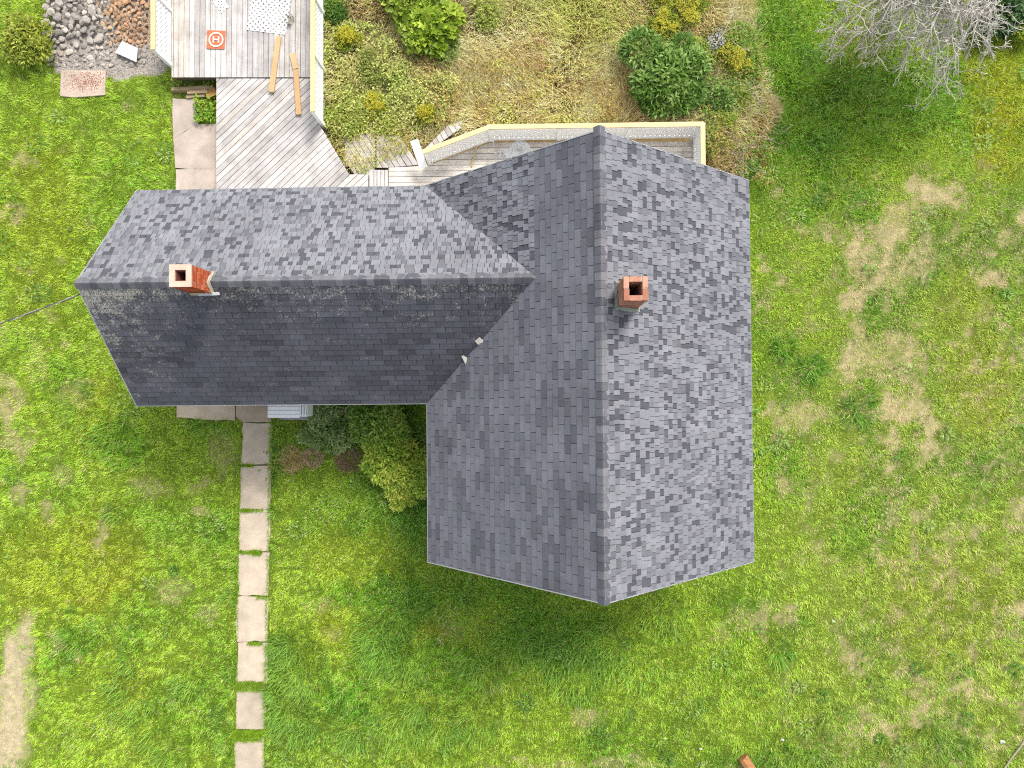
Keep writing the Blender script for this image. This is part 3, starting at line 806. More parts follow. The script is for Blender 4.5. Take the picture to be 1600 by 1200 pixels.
# things lying on the decks
def flat_sheet(name, parent, poly, z, th, mat, c):
    ctr = np.mean(poly, 0); V, F = prism([(p[0] - ctr[0], p[1] - ctr[1]) for p in poly], 0, th)
    return link(name, mesh(name, V, F, mat, c), parent, (ctr[0], ctr[1], z))
mat_ = root('landing_mat', P(338, 62.5, ZD), 'orange drone landing mat with a white ringed H', 'landing mat')
mc = P(338, 62.3, ZD + 0.01); hs = 0.24; ma = math.radians(-3)
nq = 9; V = []; F = []
for i in range(nq):
    for j in range(nq):
        x, y = -hs + 2 * hs * i / (nq - 1), -hs + 2 * hs * j / (nq - 1)
        V.append((x + 0.008 * rs.standard_normal() * (i in (0, nq - 1)), y, 0.006 + 0.012 * (N1(np.array([x * 9 + 5]), np.array([y * 9 + 5]))[0]) * (max(abs(x), abs(y)) / hs) ** 2))
for i in range(nq - 1):
    for j in range(nq - 1): F.append([i * nq + j, (i + 1) * nq + j, (i + 1) * nq + j + 1, i * nq + j + 1])
link('mat_sheet', mesh('mat_sheet', V, F, M_FABRIC, A(226, 128, 90)), mat_, mc, (0, 0, ma))
V = []; F = []; nr = 40
for k in range(nr):
    t = 2 * PI * k / nr
    for r in (0.155, 0.195):
        for z in (0.016, 0.021): V.append((r * math.cos(t), r * math.sin(t), z))
for k in range(nr):
    a, b = 4 * k, 4 * ((k + 1) % nr)
    F += [[a + 1, b + 1, b + 3, a + 3][::-1], [a, a + 1, b + 1, b], [a + 3, a + 2, b + 2, b + 3]]
link('ring', mesh('ring', V, F, M_FABRIC, A(248, 236, 226)), mat_, mc, (0, 0, ma))
ha = Acc()
for (x0, x1, y0, y1) in ((-0.085, -0.05, -0.085, 0.085), (0.05, 0.085, -0.085, 0.085), (-0.0498, 0.0498, -0.018, 0.018)): ha.add(boxv(x0, x1, y0, y1, 0.016, 0.021), BOXF, A(250, 242, 234))
link('letter', ha.mesh('letter', M_FABRIC), mat_, mc, (0, 0, ma))

def loose_lattice(name, corner_px, ang, L, Wd, label, pitch=0.136, lw=0.046):
    c = P(*corner_px, ZD); r_ = root(name, c, label, 'lattice panel')
    rect = [(0, 0), (L, 0), (L, Wd), (0, Wd)]
    for sgn in (1, -1):
        t = -Wd if sgn == 1 else 0.0
        while t < L + Wd:
            q = clip(ccw([(t, 0), (t + lw * 1.3, 0), (t + lw * 1.3 + sgn * Wd, Wd), (t + sgn * Wd, Wd)]), rect)
            if len(q) >= 3:
                V, F = prism(q, 0.004 if sgn > 0 else 0.0125, 0.012 if sgn > 0 else 0.020)
                link('lath', mesh('lath', V, F, M_WHITE, np.array(WHITE) * (0.97 + 0.05 * rs.random())), r_, c, (0, 0, ang))
            t += pitch
    return r_
loose_lattice('lattice_panel', (386, 47), math.radians(-8), 1.02, 1.7, 'large loose white lattice panel lying on the straight-boarded deck')
loose_lattice('lattice_panel', (346, 21), math.radians(38), 0.26, 0.9, 'small broken strip of white lattice near the orange landing mat', pitch=0.11)
def plank(a, b, w, label, c=A(226, 188, 138), z=ZD):
    pa, pb = P(*a, z + 0.03), P(*b, z + 0.03); ctr = (pa + pb) / 2; d = pb - pa; L = np.linalg.norm(d)
    V = boxv(-L / 2, L / 2, -w / 2, w / 2, -0.019, 0.019)
    o = link('loose_plank', mesh('loose_plank', V, BOXF, M_NEWWOOD, c), None, ctr, (0, 0, math.atan2(d[1], d[0])))
    props(o, label, 'plank', 'loose new planks lying on the decks')
plank((435.5, 57), (424, 144), 0.135, 'long tan plank starting under the large white lattice panel')
plank((457, 84), (462, 107.5), 0.14, 'short tan plank end butted against a longer plank near the railing', A(232, 200, 150))
plank((462.2, 108.5), (467, 179), 0.13, 'tan plank lying across onto the slanting boards beside the railing', A(222, 180, 130))
plank((737, 260), (745, 228), 0.035, 'thin pale stick lying across the side deck boards', A(232, 208, 150), zs)

# white cloth scraps on the side deck
def crumple(name, px, rx_, ry_, z, c, label, cat, seed, h=0.08, mat=None):
    r = np.random.default_rng(seed); ctr = P(*px, z); n = 16; V = []; F = []
    for i in range(5):
        for k in range(n):
            t = 2 * PI * k / n; rr = (i + 0.15) / 4.15 * (0.75 + 0.4 * r.random() * (i == 4) + 0.2 * math.sin(3 * t + seed))
            V.append((rr * rx_ * math.cos(t), rr * ry_ * math.sin(t), 0.01 + h * (1 - (i / 4) ** 2) * r.random()))
    for i in range(4):
        for k in range(n): F.append([i * n + k, (i + 1) * n + k, (i + 1) * n + (k + 1) % n, i * n + (k + 1) % n])
    F.append(list(range(n)))
    o = link(name, mesh(name, V, F, mat or M_FABRIC, c), None, ctr)
    return props(o, label, cat)
crumple('white_sheet', (812, 236), 0.42, 0.26, zs, A(240, 240, 240), 'crumpled white plastic sheet on the side deck by the roof edge', 'plastic sheet', 3)
crumple('white_rag', (779, 241), 0.09, 0.10, zs, A(238, 236, 232), 'small white rag left of the plastic sheet on side deck', 'rag', 5, 0.05)

# weathered timbers at the head of the upper path
def timber(a, b, w, z, c, label):
    pa, pb = P(*a, z), P(*b, z); ctr = (pa + pb) / 2; d = pb - pa; L = np.linalg.norm(d)
    V = np.array(boxv(-L / 2, L / 2, -w / 2, w / 2, -z - 0.05, 0)); V += rs.normal(0, 0.008, V.shape)
    props(link('timber', mesh('timber', V, BOXF, M_OLDWOOD, c), None, ctr, (0, 0, math.atan2(d[1], d[0]))), label, 'timber')
timber((268, 138.5), (333, 136.5), 0.11, 0.14, A(206, 182, 138), 'long split edging timber nearest the straight-boarded deck')
timber((292, 144), (324, 142), 0.08, 0.16, A(214, 186, 146), 'middle splintered timber above the concrete path head')
timber((291, 150.5), (320, 149), 0.08, 0.10, A(196, 180, 140), 'lowest pale timber touching the concrete path head')
timber((322, 148), (337, 142), 0.20, 0.12, A(206, 160, 92), 'stubby golden brown timber end against the slanting deck')

# ================================================================= RUBBLE CORNER
rubble = bpy.data.objects.new('rubble_ground', None); col.objects.link(rubble); rubble.location = tuple(P(160, 60)); props(rubble, kind='structure')
def stone_mesh(seed, c, flat=0.5):
    r = np.random.default_rng(seed); V = []
    n = 7
    for i, (z, s) in enumerate(((-0.5, 0.8), (0.15, 1.0), (0.5, 0.62))):
        for k in range(n):
            t = 2 * PI * (k + 0.3 * r.random()) / n; q = s * (0.72 + 0.45 * r.random())
            V.append((q * math.cos(t), q * math.sin(t), z * (0.8 + 0.3 * r.random()) * flat))
    F = [[i * n + k, i * n + (k + 1) % n, (i + 1) * n + (k + 1) % n, (i + 1) * n + k] for i in range(2) for k in range(n)] + [list(range(2 * n, 3 * n)), list(range(n))[::-1]]
    return mesh('stone', V, F, M_ROCK, c)
greys = [A(188, 180, 170), A(204, 195, 184), A(170, 163, 155), A(212, 202, 188), A(184, 172, 158)]
browns = [A(214, 176, 136), A(200, 164, 130), A(222, 190, 152), A(190, 154, 122), A(224, 174, 134)]
SG = [stone_mesh(100 + i, greys[i % 5]) for i in range(12)]; SB = [stone_mesh(200 + i, browns[i % 5]) for i in range(12)]
def put_stone(me, u, v, s, z=None):
    p = P(u, v); b = gz(np.array([p[0]]), np.array([p[1]]))[0]
    o = link('stone', me, rubble, (p[0], p[1], b + s * 0.22 + (z or 0)), (rs.normal(0, .3), rs.normal(0, .3), rs.random() * 6.3))
    o.scale = (s, s * (0.6 + 0.4 * rs.random()), s * (0.7 + 0.5 * rs.random())); return o
ns = 0; tries = 0
placed = []
while ns < 285 and tries < 20000:
    tries += 1
    u, v = rs.uniform(76, 232), rs.uniform(-14, 104)
    brown = (u > 178 + 12 * rs.standard_normal() and v < 72)
    pale = (not brown) and (u > 165 or v > 92)
    if pale and rs.random() < 0.75: continue
    if not brown and u > 96 and v > 84 and rs.random() < 0.7: continue
    s = (rs.uniform(0.05, 0.095) if brown else rs.uniform(0.06, 0.16)) * (0.55 if pale else 1)
    if any((u - a) ** 2 + (v - b) ** 2 < ((s + c) * 44) ** 2 for a, b, c in placed): continue
    placed.append((u, v, s)); ns += 1
    put_stone((SB if brown else SG)[rs.integers(12)], u, v, s, 0.12 * max(0, 1 - ((v - 20) / 60) ** 2) * (0.5 if brown else 1))
# chips between the stones: nobody could count these
nch = 5200
cu, cv = rs.uniform(74, 262, nch), rs.uniform(-18, 122, nch)
keep = inpoly(cu + rs.normal(0, 4, nch), cv + rs.normal(0, 4, nch), RUB); cu, cv = cu[keep], cv[keep]; nch = len(cu)
pp = np.array([P(a, b) for a, b in zip(cu, cv)])
sz = rs.uniform(0.012, 0.035, nch); cc = np.array([(browns if (a > 182 and b < 74) else greys)[rs.integers(5)] for a, b in zip(cu, cv)]) * rs.uniform(0.8, 1.25, (nch, 1))
tet = np.array([(1, 0, -.4), (-.5, .86, -.4), (-.5, -.86, -.4), (0, 0, .8)])
ang = rs.random(nch) * 6.3
rot = np.stack([np.stack([np.cos(ang), -np.sin(ang)], 1), np.stack([np.sin(ang), np.cos(ang)], 1)], 1)
TV = tet[None] * sz[:, None, None] * np.array([1, 1, 1]); TV[:, :, :2] = np.einsum('nij,nkj->nki', rot, TV[:, :, :2])
TV += np.stack([pp[:, 0], pp[:, 1], gz(pp[:, 0], pp[:, 1]) + 0.008], 1)[:, None]
TF = (np.arange(nch)[:, None, None] * 4 + np.array([[0, 1, 3], [1, 2, 3], [2, 0, 3]])[None]).reshape(-1, 3)
props(link('gravel', mesh('gravel', TV.reshape(-1, 3), TF, M_ROCK, np.repeat(np.clip(cc, 0, .8), 4, 0))), kind='stuff', label='fine grey and rusty stone chips filling the rubble corner')
# white block and patched slab
pb = P(201, 80, 0.14); V = np.array(boxv(-0.27, 0.27, -0.17, 0.17, -0.22, 0.03)); V[:, :2] += rs.normal(0, .03, (8, 2))
props(link('stone_block', mesh('stone_block', V, BOXF, M_WHITE, A(244, 242, 238)), None, pb, (0.1, 0.05, math.radians(-24))), 'large white angular block in the rubble beside the yellow rail', 'stone block')
pts = wp([(95, 110), (165, 110), (164, 148), (118, 152), (94, 150)], 0.06); ctr = np.mean(pts, 0)
pv, pf = prism([tuple(np.array(p) - ctr) for p in pts], -0.2, 0)
cs = root('concrete_slab', (*ctr, 0), 'pinkish concrete slab strewn with red brick crumbs beside the rubble', 'concrete slab')
link('slab_top', mesh('slab_top', pv, pf, M_CONC, A(214, 196, 178)), cs, (*ctr, 0.06))
nb = 900; bu, bv = rs.normal(136, 20, nb), rs.normal(128, 10, nb); kk = inpoly(bu, bv, [(97, 112), (163, 112), (162, 146), (97, 148)]); bu, bv = bu[kk], bv[kk]; nb = len(bu)
bp = np.array([P(a, b, 0.062) for a, b in zip(bu, bv)]); bs = rs.uniform(0.008, 0.02, nb)
TV = tet[None] * bs[:, None, None] + bp[:, None] - np.array([*ctr, 0.06])
TF = (np.arange(nb)[:, None, None] * 4 + np.array([[0, 1, 3], [1, 2, 3], [2, 0, 3]])[None]).reshape(-1, 3)
bc = np.array([[A(176, 84, 62), A(150, 64, 48), A(196, 120, 96)][rs.integers(3)] for _ in range(nb)])
props(link('brick_crumbs', mesh('brick_crumbs', TV.reshape(-1, 3), TF, M_BRICK, np.repeat(bc, 4, 0)), cs, (*ctr, 0.06)), kind='stuff')

# ================================================================= VEGETATION
def unit(a): return a / (np.linalg.norm(a, axis=-1, keepdims=True) + 1e-9)
def leaf_arrays(Pn, D, Nn, L, Wd, C, droop=0.12, fold=0.18):
    D = unit(D); S = unit(np.cross(D, Nn)); Nn = np.cross(S, D)
    b = Pn; mid = Pn + D * (L * 0.42)[:, None]
    up = Nn * (Wd * fold)[:, None]
    l = mid + S * (Wd * 0.5)[:, None] + up; r = mid - S * (Wd * 0.5)[:, None] + up
    t = Pn + D * L[:, None] - Nn * (L * droop)[:, None]
    V = np.stack([b, l, r, t], 1).reshape(-1, 3); n = len(Pn)
    F = (np.arange(n)[:, None, None] * 4 + np.array([[0, 3, 1], [0, 2, 3]])[None]).reshape(-1, 3)
    return V, F, np.repeat(C, 4, 0)
def blades(x, y, z, h, w, lean, az, C, segs=1):
    """grass blades; segs=1 one triangle each, segs=3 an arching ribbon"""
    n = len(x); dx, dy = np.cos(az), np.sin(az); px_, py_ = -dy, dx
    if segs == 1:
        b = np.stack([x, y, z], 1); s = np.stack([px_, py_, np.zeros(n)], 1) * (w / 2)[:, None]
        t = b + np.stack([dx * h * np.sin(lean), dy * h * np.sin(lean), h * np.cos(lean)], 1)
        return np.stack([b + s, b - s, t], 1).reshape(-1, 3), np.arange(3 * n).reshape(n, 3), np.repeat(C, 3, 0)
    rings = []; cx, cy, cz = x.copy(), y.copy(), z.copy()
    for k in range(segs + 1):
        ww = w * (1 - (k / segs) ** 1.6) * 0.5 + 0.0004
        rings.append(np.stack([cx + px_ * ww, cy + py_ * ww, cz], 1)); rings.append(np.stack([cx - px_ * ww, cy - py_ * ww, cz], 1))
        a = np.clip(lean * (0.35 + 1.1 * k / segs), 0, 1.75); st = h / segs
        cx = cx + dx * np.sin(a) * st; cy = cy + dy * np.sin(a) * st; cz = np.maximum(cz + np.cos(a) * st, z + 0.01)
    V = np.stack(rings, 1).reshape(-1, 3); m = 2 * (segs + 1)
    q = []
    for k in range(segs): q += [[2 * k, 2 * k + 1, 2 * k + 3], [2 * k, 2 * k + 3, 2 * k + 2]]
    F = (np.arange(n)[:, None, None] * m + np.array(q)[None]).reshape(-1, 3)
    return V, F, np.repeat(C, m, 0)
def join(parts):
    V, F, C, n = [], [], [], 0
    for v, f, c in parts: V.append(v); F.append(f + n); C.append(c); n += len(v)
    return np.concatenate(V), np.concatenate(F), np.concatenate(C)

# --- places where no lawn grows
SOLID = [wp([(a, b) for a, b in s], 0.05) for s in SLABS_PX]
SOLID += [RD, D1, D1b, D2, D3, SD1, SD2]
foot_m = [tuple(H(x_, y_, 0)[:2]) for x_, y_ in ((CX - HW + o_, YS + .25), (CX + HW - o_, YS + .25), (CX + HW - o_, YN - .25), (CX - HW + o_, YN - .25))]
foot_w = [tuple(H(x_, y_, 0)[:2]) for x_, y_ in ((XL + .25, YC - WW + o_), (CX - HW + .4, YC - WW + o_), (CX - HW + .4, YC + WW - o_), (XL + .25, YC + WW - o_))]
SOLID += [foot_m, foot_w]
def blocked(x, y, j=0.0):
    xx = x + (N1(x * 6, y * 6, 2) - 0.5) * j; yy = y + (N2(x * 6, y * 6, 2) - 0.5) * j
    r = np.zeros(len(x), bool)
    for p in SOLID: r |= inpoly(xx, yy, p)
    return r
# --- mown lawn
g2 = np.random.default_rng(21)
NB = 1080000
bx_, by_ = g2.uniform(-14.4, 14.0, NB), g2.uniform(-10.9, 11.3, NB)
uvb = PX(np.stack([bx_, by_, np.zeros(NB)], 1))
ok = ~blocked(bx_, by_, 0.16)
ok &= ~inpoly(uvb[:, 0] + g2.normal(0, 5, NB), uvb[:, 1], BED) & ~inpoly(uvb[:, 0] + (N1(bx_ * 2.4, by_ * 2.4, 2) - .5) * 16, uvb[:, 1] + (N2(bx_ * 2.4, by_ * 2.4, 2) - .5) * 16, RUB)
ok &= ~inpoly(bx_, by_, pts)
bx_, by_ = bx_[ok], by_[ok]
bc_, bd_, bb_, bl_ = lawn(bx_, by_)
k_ = (g2.random(len(bx_)) > bb_ * 0.97) & (g2.random(len(bx_)) > 0.35 * bd_)
bx_, by_, bc_, bd_, bl_ = bx_[k_], by_[k_], bc_[k_], bd_[k_], bl_[k_]
n = len(bx_)
dead = g2.random(n) < np.clip(bd_ * 0.9, 0, 0.82) + 0.04
cb = bc_ * g2.uniform(0.6, 1.5, (n, 1)) * (1 + g2.normal(0, 0.06, (n, 3)))
cb[dead] = (G_TAN * 0.95)[None] * g2.uniform(0.7, 1.15, (dead.sum(), 1))
yy_ = (~dead) & (g2.random(n) < 0.12); cb[yy_] = G_PALE * g2.uniform(0.8, 1.1, (yy_.sum(), 1))
tall = N3(bx_ * 0.8, by_ * 0.8, 3)
hh = g2.uniform(0.05, 0.12, n) * (0.7 + 0.7 * tall) * (1 + 0.9 * bl_) * (1 - 0.3 * bd_)
clump = N4(bx_ * 3.2, by_ * 3.2, 2) * 4 * PI
az = clump + g2.normal(0, 0.95, n)
V, F, C = blades(bx_, by_, gz(bx_, by_) - 0.004, hh, g2.uniform(0.008, 0.016, n) * (1 + .3 * bl_), g2.uniform(0.35, 1.15, n), az, np.clip(cb * 1.62, 0.004, 0.8))
props(link('lawn_grass', mesh('lawn_grass', V, F, M_GRASS, C)), kind='stuff', label='short patchy green lawn grass round the house')

# --- long arching tussocks
TUFT = [(465, 1035, 46, 130), (455, 1005, 30, 60), (480, 1060, 34, 70), (440, 1100, 38, 90), (465, 1125, 38, 90), (600, 1010, 44, 130), (640, 1030, 36, 70), (585, 985, 30, 50), (745, 1020, 44, 110), (760, 1050, 30, 50), (625, 1120, 50, 130), (660, 1100, 34, 50), (690, 1135, 36, 70), (745, 1120, 40, 80), (545, 1145, 30, 40), (500, 1130, 30, 50),
        (560, 1135, 34, 50), (880, 1010, 50, 130), (920, 990, 50, 110), (960, 1010, 46, 100), (900, 1050, 46, 90), (840, 970, 46, 90), (800, 1000, 40, 60), (1000, 1040, 44, 60), (1040, 960, 40, 60), (700, 930, 46, 80), (620, 950, 46, 60), (1340, 640, 26, 60), (1222, 545, 18, 40), (1268, 575, 22, 40), (1215, 1018, 20, 40), (178, 800, 16, 20), (650, 830, 36, 70), (640, 800, 30, 50), (600, 780, 30, 40), (570, 690, 26, 0),
        (1300, 240, 26, 50), (1260, 200, 40, 60), (1340, 170, 50, 80), (1400, 200, 50, 80), (1280, 120, 50, 70), (1220, 60, 50, 80), (1450, 170, 40, 60), (1240, 110, 40, 60), (1330, 120, 40, 60), (1210, 20, 40, 60), (1310, 310, 30, 40), (210, 1090, 40, 60), (190, 1060, 30, 50), (240, 1130, 40, 50), (120, 1000, 26, 30), (270, 1170, 40, 50), (300, 1060, 30, 30), (210, 1030, 26, 40),
        (1270, 1170, 40, 70), (1220, 1185, 40, 50), (1320, 1180, 40, 50), (1480, 1175, 34, 50), (1400, 1185, 40, 50), (1450, 1140, 20, 20), (1300, 1115, 24, 30), (170, 660, 36, 40), (120, 640, 26, 30), (470, 1170, 40, 40), (330, 660, 26, 24), (422, 745, 9, 30), (424, 700, 8, 24), (430, 800, 10, 20), (430, 1010, 12, 40), (428, 1080, 12, 40), (362, 930, 12, 20), (362, 1050, 14, 20)]
parts_ = []
for (u, v, r, cnt) in TUFT:
    p = P(u, v); n = cnt * 3
    if n == 0: continue
    rr = r * 0.0166
    a0 = g2.random(n) * 2 * PI; q = np.sqrt(g2.random(n)) * rr
    x, y = p[0] + q * np.cos(a0), p[1] + q * np.sin(a0)
    mm = ~blocked(x, y); x, y, a0, q = x[mm], y[mm], a0[mm], q[mm]; n = len(x)
    c, d, b, l = lawn(x, y)
    c = (c * 0.3 + np.array(A(140, 184, 84)) * 0.7) * g2.uniform(0.55, 1.5, (n, 1)) * (1 + g2.normal(0, .05, (n, 3)))
    parts_.append(blades(x, y, gz(x, y), g2.uniform(0.20, 0.38, n) * min(1, 0.6 + r / 60), g2.uniform(0.014, 0.024, n), g2.uniform(0.5, 1.25, n), a0 + g2.normal(0, 0.55, n), np.clip(c * 1.2, .004, .8), 3))
V, F, C = join(parts_)
props(link('long_grass', mesh('long_grass', V, F, M_GRASS, C)), kind='stuff', label='long arching grass tussocks standing in the lawn')
# --- grass and moss in the joints of the path
parts_ = []
JT = [(385, 727, 12, 1.2, 90), (393, 797, 20, 1.2, 70), (385, 797, 8, 1.5, 60), (392, 862, 18, 2, 110), (402, 863, 7, 2.5, 90), (400, 1004, 12, 1.6, 80), (392, 1071, 22, 5, 420), (388, 1148, 22, 6, 460), (386, 1226, 22, 6, 300), (410, 932, 8, 2, 30)]
JT += [(lx(v_) + dx_, v_, 1.6, 22, 45) for v_ in (690, 760, 830, 900, 965, 1040, 1110, 1180) for dx_ in (0.5, rx(v_) - lx(v_) - 0.5)]
for (u, v, ru, rv, cnt) in JT:
    cnt = int(cnt * 5); rv = rv * 1.5; uu = u + ru * g2.uniform(-1, 1, cnt); vv = v + rv * g2.uniform(-1, 1, cnt)
    q = np.array([P(a, b) for a, b in zip(uu, vv)]); n = cnt
    c = np.array([A(124, 156, 36)]) * g2.uniform(0.6, 1.3, (n, 1))
    parts_.append(blades(q[:, 0], q[:, 1], np.full(n, 0.045), g2.uniform(0.04, 0.11, n), g2.uniform(0.008, 0.013, n), g2.uniform(0.2, 1.1, n), g2.random(n) * 6.3, np.clip(c * 2.0, .004, .8)))
V, F, C = join(parts_)
props(link('joint_grass', mesh('joint_grass', V, F, M_GRASS, C)), kind='stuff', label='grass tufts growing in the joints between path slabs')

# --- dry overgrown bed behind the decks
def in_bed(n, poly, seed):
    r = np.random.default_rng(seed); u = r.uniform(min(p[0] for p in poly), max(p[0] for p in poly), n); v = r.uniform(min(p[1] for p in poly), max(p[1] for p in poly), n)
    k = inpoly(u, v, poly); u, v = u[k], v[k]
    uu = np.stack([u, v], 1); d = np.stack([(u - 800) / FOC, -(v - 600) / FOC, -np.ones(len(u))], 1) @ C2W.T
    t = -CAM_H / d[:, 2]
    return d[:, 0] * t, d[:, 1] * t, u, v, r
STRAWP = [(508, -40), (1172, -40), (1185, 120), (1205, 170), (1190, 225), (1150, 275), (1105, 262), (1097, 196), (980, 196), (700, 212), (660, 232), (600, 255), (545, 268), (520, 240), (508, 205)]
x, y, u, v, r = in_bed(64000, STRAWP, 31)
k = ~blocked(x, y); x, y, u, v = x[k], y[k], u[k], v[k]; n = len(x)
nz = N1(x * 1.6, y * 1.6, 3); nz2 = N2(x * 0.8 + 9, y * 0.8, 2)
STR = [np.array(A(246, 236, 190)), np.array(A(232, 216, 152)), np.array(A(204, 172, 120)), np.array(A(222, 222, 136)), np.array(A(188, 200, 92))]
t = np.clip(nz * 1.5 - 0.2 + r.normal(0, .22, n), 0, 1)[:, None]
c = STR[0] * (1 - t) + STR[1] * t
br = ((nz2 > 0.62) & (r.random(n) < .6)) | (r.random(n) < 0.16); c[br] = STR[2]
gy_ = np.exp(-((u - 925) / 80) ** 2 - ((v - 25) / 60) ** 2) + 0.5 * np.exp(-((u - 790) / 90) ** 2 - ((v - 10) / 30) ** 2) + 0.25 * (u < 640)
gm = r.random(n) < gy_ * 0.8 + 0.16; c[gm] = np.where(r.random((gm.sum(), 1)) < .5, STR[3], STR[4])
c = c * r.uniform(0.7, 1.25, (n, 1))
az = N3(x * 0.5, y * 0.5, 2) * 3 * PI + 0.6 + r.normal(0, 0.8, n)
V, F, C = blades(x, y, gz(x, y), r.uniform(0.22, 0.55, n), r.uniform(0.007, 0.013, n), r.uniform(0.5, 1.25, n), az, np.clip(c * 1.5, .004, .8), 3)
props(link('dry_grass', mesh('dry_grass', V, F, M_STRAW, C)), kind='stuff', label='tall flopped straw coloured grass in the overgrown bed')
# weedy leaf growth among the straw
def weeds(n, poly, seed, cols, size, hmax, name, label, centre=None):
    x, y, u, v, r = in_bed(n, poly, seed); k = ~blocked(x, y); x, y, u, v = x[k], y[k], u[k], v[k]
    dens = N1(x * 1.9 + seed, y * 1.9, 3); k = r.random(len(x)) < np.clip((dens - .30) * 2.8, .06, 1); x, y = x[k], y[k]; n = len(x)
    hz = N2(x * 1.3 + seed, y * 1.3, 3)
    z = r.random(n) ** 0.6 * hmax * (0.35 + hz)
    a = r.random(n) * 6.3; D = np.stack([np.cos(a), np.sin(a), r.uniform(-.3, .5, n)], 1); Nn = unit(np.stack([r.normal(0, .5, n), r.normal(0, .5, n), np.ones(n)], 1))
    tt = N3(x * 1.4, y * 1.4 + seed, 2)[:, None] + r.normal(0, .15, (n, 1))
    c = np.where(tt < 0.45, np.array(cols[0]), np.where(tt < 0.6, np.array(cols[1]), np.array(cols[2]))) * r.uniform(.7, 1.3, (n, 1)) * 1.35
    V, F, C = leaf_arrays(np.stack([x, y, z], 1), D, Nn, r.uniform(*size, n), r.uniform(size[0] * .4, size[1] * .45, n), np.clip(c, .004, .8))
    return props(link(name, mesh(name, V, F, M_LEAF, C)), kind='stuff', label=label)
weeds(26000, [(508, 30), (600, 50), (650, 110), (720, 130), (690, 205), (600, 215), (540, 215), (508, 205)], 41, [A(188, 202, 104), A(164, 172, 86), A(204, 200, 122)], (0.05, 0.11), 0.5, 'weeds', 'pale olive leafy weeds along the railing in the overgrown bed')
weeds(9000, [(640, 100), (960, 100), (960, 195), (700, 205), (640, 190)], 42, [A(196, 196, 96), A(186, 170, 90), A(170, 140, 74)], (0.05, 0.10), 0.4, 'weeds', 'sparse yellowing weeds among the straw by the side deck')
weeds(13000, [(1090, 60), (1175, 60), (1195, 150), (1205, 300), (1110, 265), (1090, 190)], 43, [A(120, 160, 48), A(158, 168, 60), A(168, 146, 84)], (0.05, 0.10), 0.45, 'weeds', 'mixed weeds round the twiggy brush at the deck corner')
weeds(9000, [(530, 150), (640, 160), (660, 235), (600, 262), (575, 280), (540, 262), (515, 215)], 44, [A(176, 188, 76), A(168, 150, 58), A(196, 178, 92)], (0.04, 0.085), 0.42, 'weeds', 'creeping weeds over the low broken platforms')
weeds(1300, [(308, 154), (338, 154), (338, 193), (308, 193)], 45, [A(96, 158, 44), A(120, 170, 52), A(150, 176, 60)], (0.06, 0.13), 0.28, 'weeds', 'green leafy weeds in the notch of the upper path')
weeds(1100, [(268, 122), (338, 122), (338, 136), (268, 137)], 46, [A(140, 160, 56), A(168, 164, 76), A(110, 140, 44)], (0.05, 0.10), 0.3, 'weeds', 'weeds sprouting under the edge of the straight-boarded deck')
weeds(5200, [(424, 640), (560, 640), (570, 700), (480, 712), (440, 740), (424, 730)], 47, [A(96, 150, 44), A(176, 168, 66), A(120, 160, 52)], (0.05, 0.10), 0.25, 'weeds', 'weeds between the front path and the nook shrubs')
weeds(900, [(452, 10), (476, 10), (472, 60), (452, 60)], 48, [A(110, 120, 60), A(130, 134, 78), A(90, 104, 50)], (0.03, 0.07), 0.0, 'weeds_removed', '')
bpy.data.objects.remove(bpy.data.objects['weeds_removed'])

# --- broad leaved weeds and clover rosettes scattered through the lawn
nR = 300
ru_, rv_ = g2.uniform(-20, 1620, nR), g2.uniform(-20, 1220, nR)
parts_ = []
for a_, b_ in zip(ru_, rv_):
    p = P(a_, b_)
    if blocked(p[:1], p[1:2])[0] or inpoly(np.array([a_]), np.array([b_]), BED)[0] or inpoly(np.array([a_]), np.array([b_]), RUB)[0]: continue
    m = int(g2.integers(14, 60)); rad_ = g2.uniform(.10, .40)
    t_ = g2.random(m) * 6.3; q_ = np.sqrt(g2.random(m)) * rad_
    x_, y_ = p[0] + q_ * np.cos(t_), p[1] + q_ * np.sin(t_)
    c = np.array([A(124, 172, 62), A(148, 192, 84), A(178, 206, 114), A(112, 158, 64)][g2.integers(4)]) * g2.uniform(.7, 1.3, (m, 1))
    parts_.append(leaf_arrays(np.stack([x_, y_, gz(x_, y_) + g2.uniform(.05, .11, m)], 1), np.stack([np.cos(t_), np.sin(t_), g2.uniform(-.1, .5, m)], 1),
                  unit(np.stack([g2.normal(0, .3, m), g2.normal(0, .3, m), np.ones(m)], 1)), g2.uniform(.05, .12, m), g2.uniform(.02, .045, m), np.clip(c, .004, .8)))
V, F, C = join(parts_)
props(link('lawn_weeds', mesh('lawn_weeds', V, F, M_LEAF, C)), kind='stuff', label='clover and broad leaved weeds scattered through the lawn')

# --- shrubs: a stem and a dome of leaves, the topmost leaves as objects of their own
def leaf_mesh(shape, c):
    if shape == 'lobed':
        V = [(0, 0, 0)]; k = 11
        for i in range(k):
            t = -2.3 + 4.6 * i / (k - 1); r = 0.55 + 0.45 * (i % 2 == 1) * (1.15 if i == 5 else .9)
            if i % 2 == 0: r = 0.52
            V.append((0.15 + r * math.cos(t) * 0.8, r * math.sin(t) * 0.8, 0.06 * abs(math.sin(t))))
        return mesh('leaf', V, [[0, i, i + 1] for i in range(1, k)], M_LEAF, c)
    V = [(0, 0, 0), (.25, .17, .05), (.25, 0, .0), (.25, -.17, .05), (.62, .15, .02), (.62, 0, -.03), (.62, -.15, .02), (1, 0, -.14)]
    return mesh('leaf', V, [[0, 2, 1], [0, 3, 2], [2, 5, 4, 1], [3, 6, 5, 2], [5, 7, 4], [6, 7, 5]], M_LEAF, c)
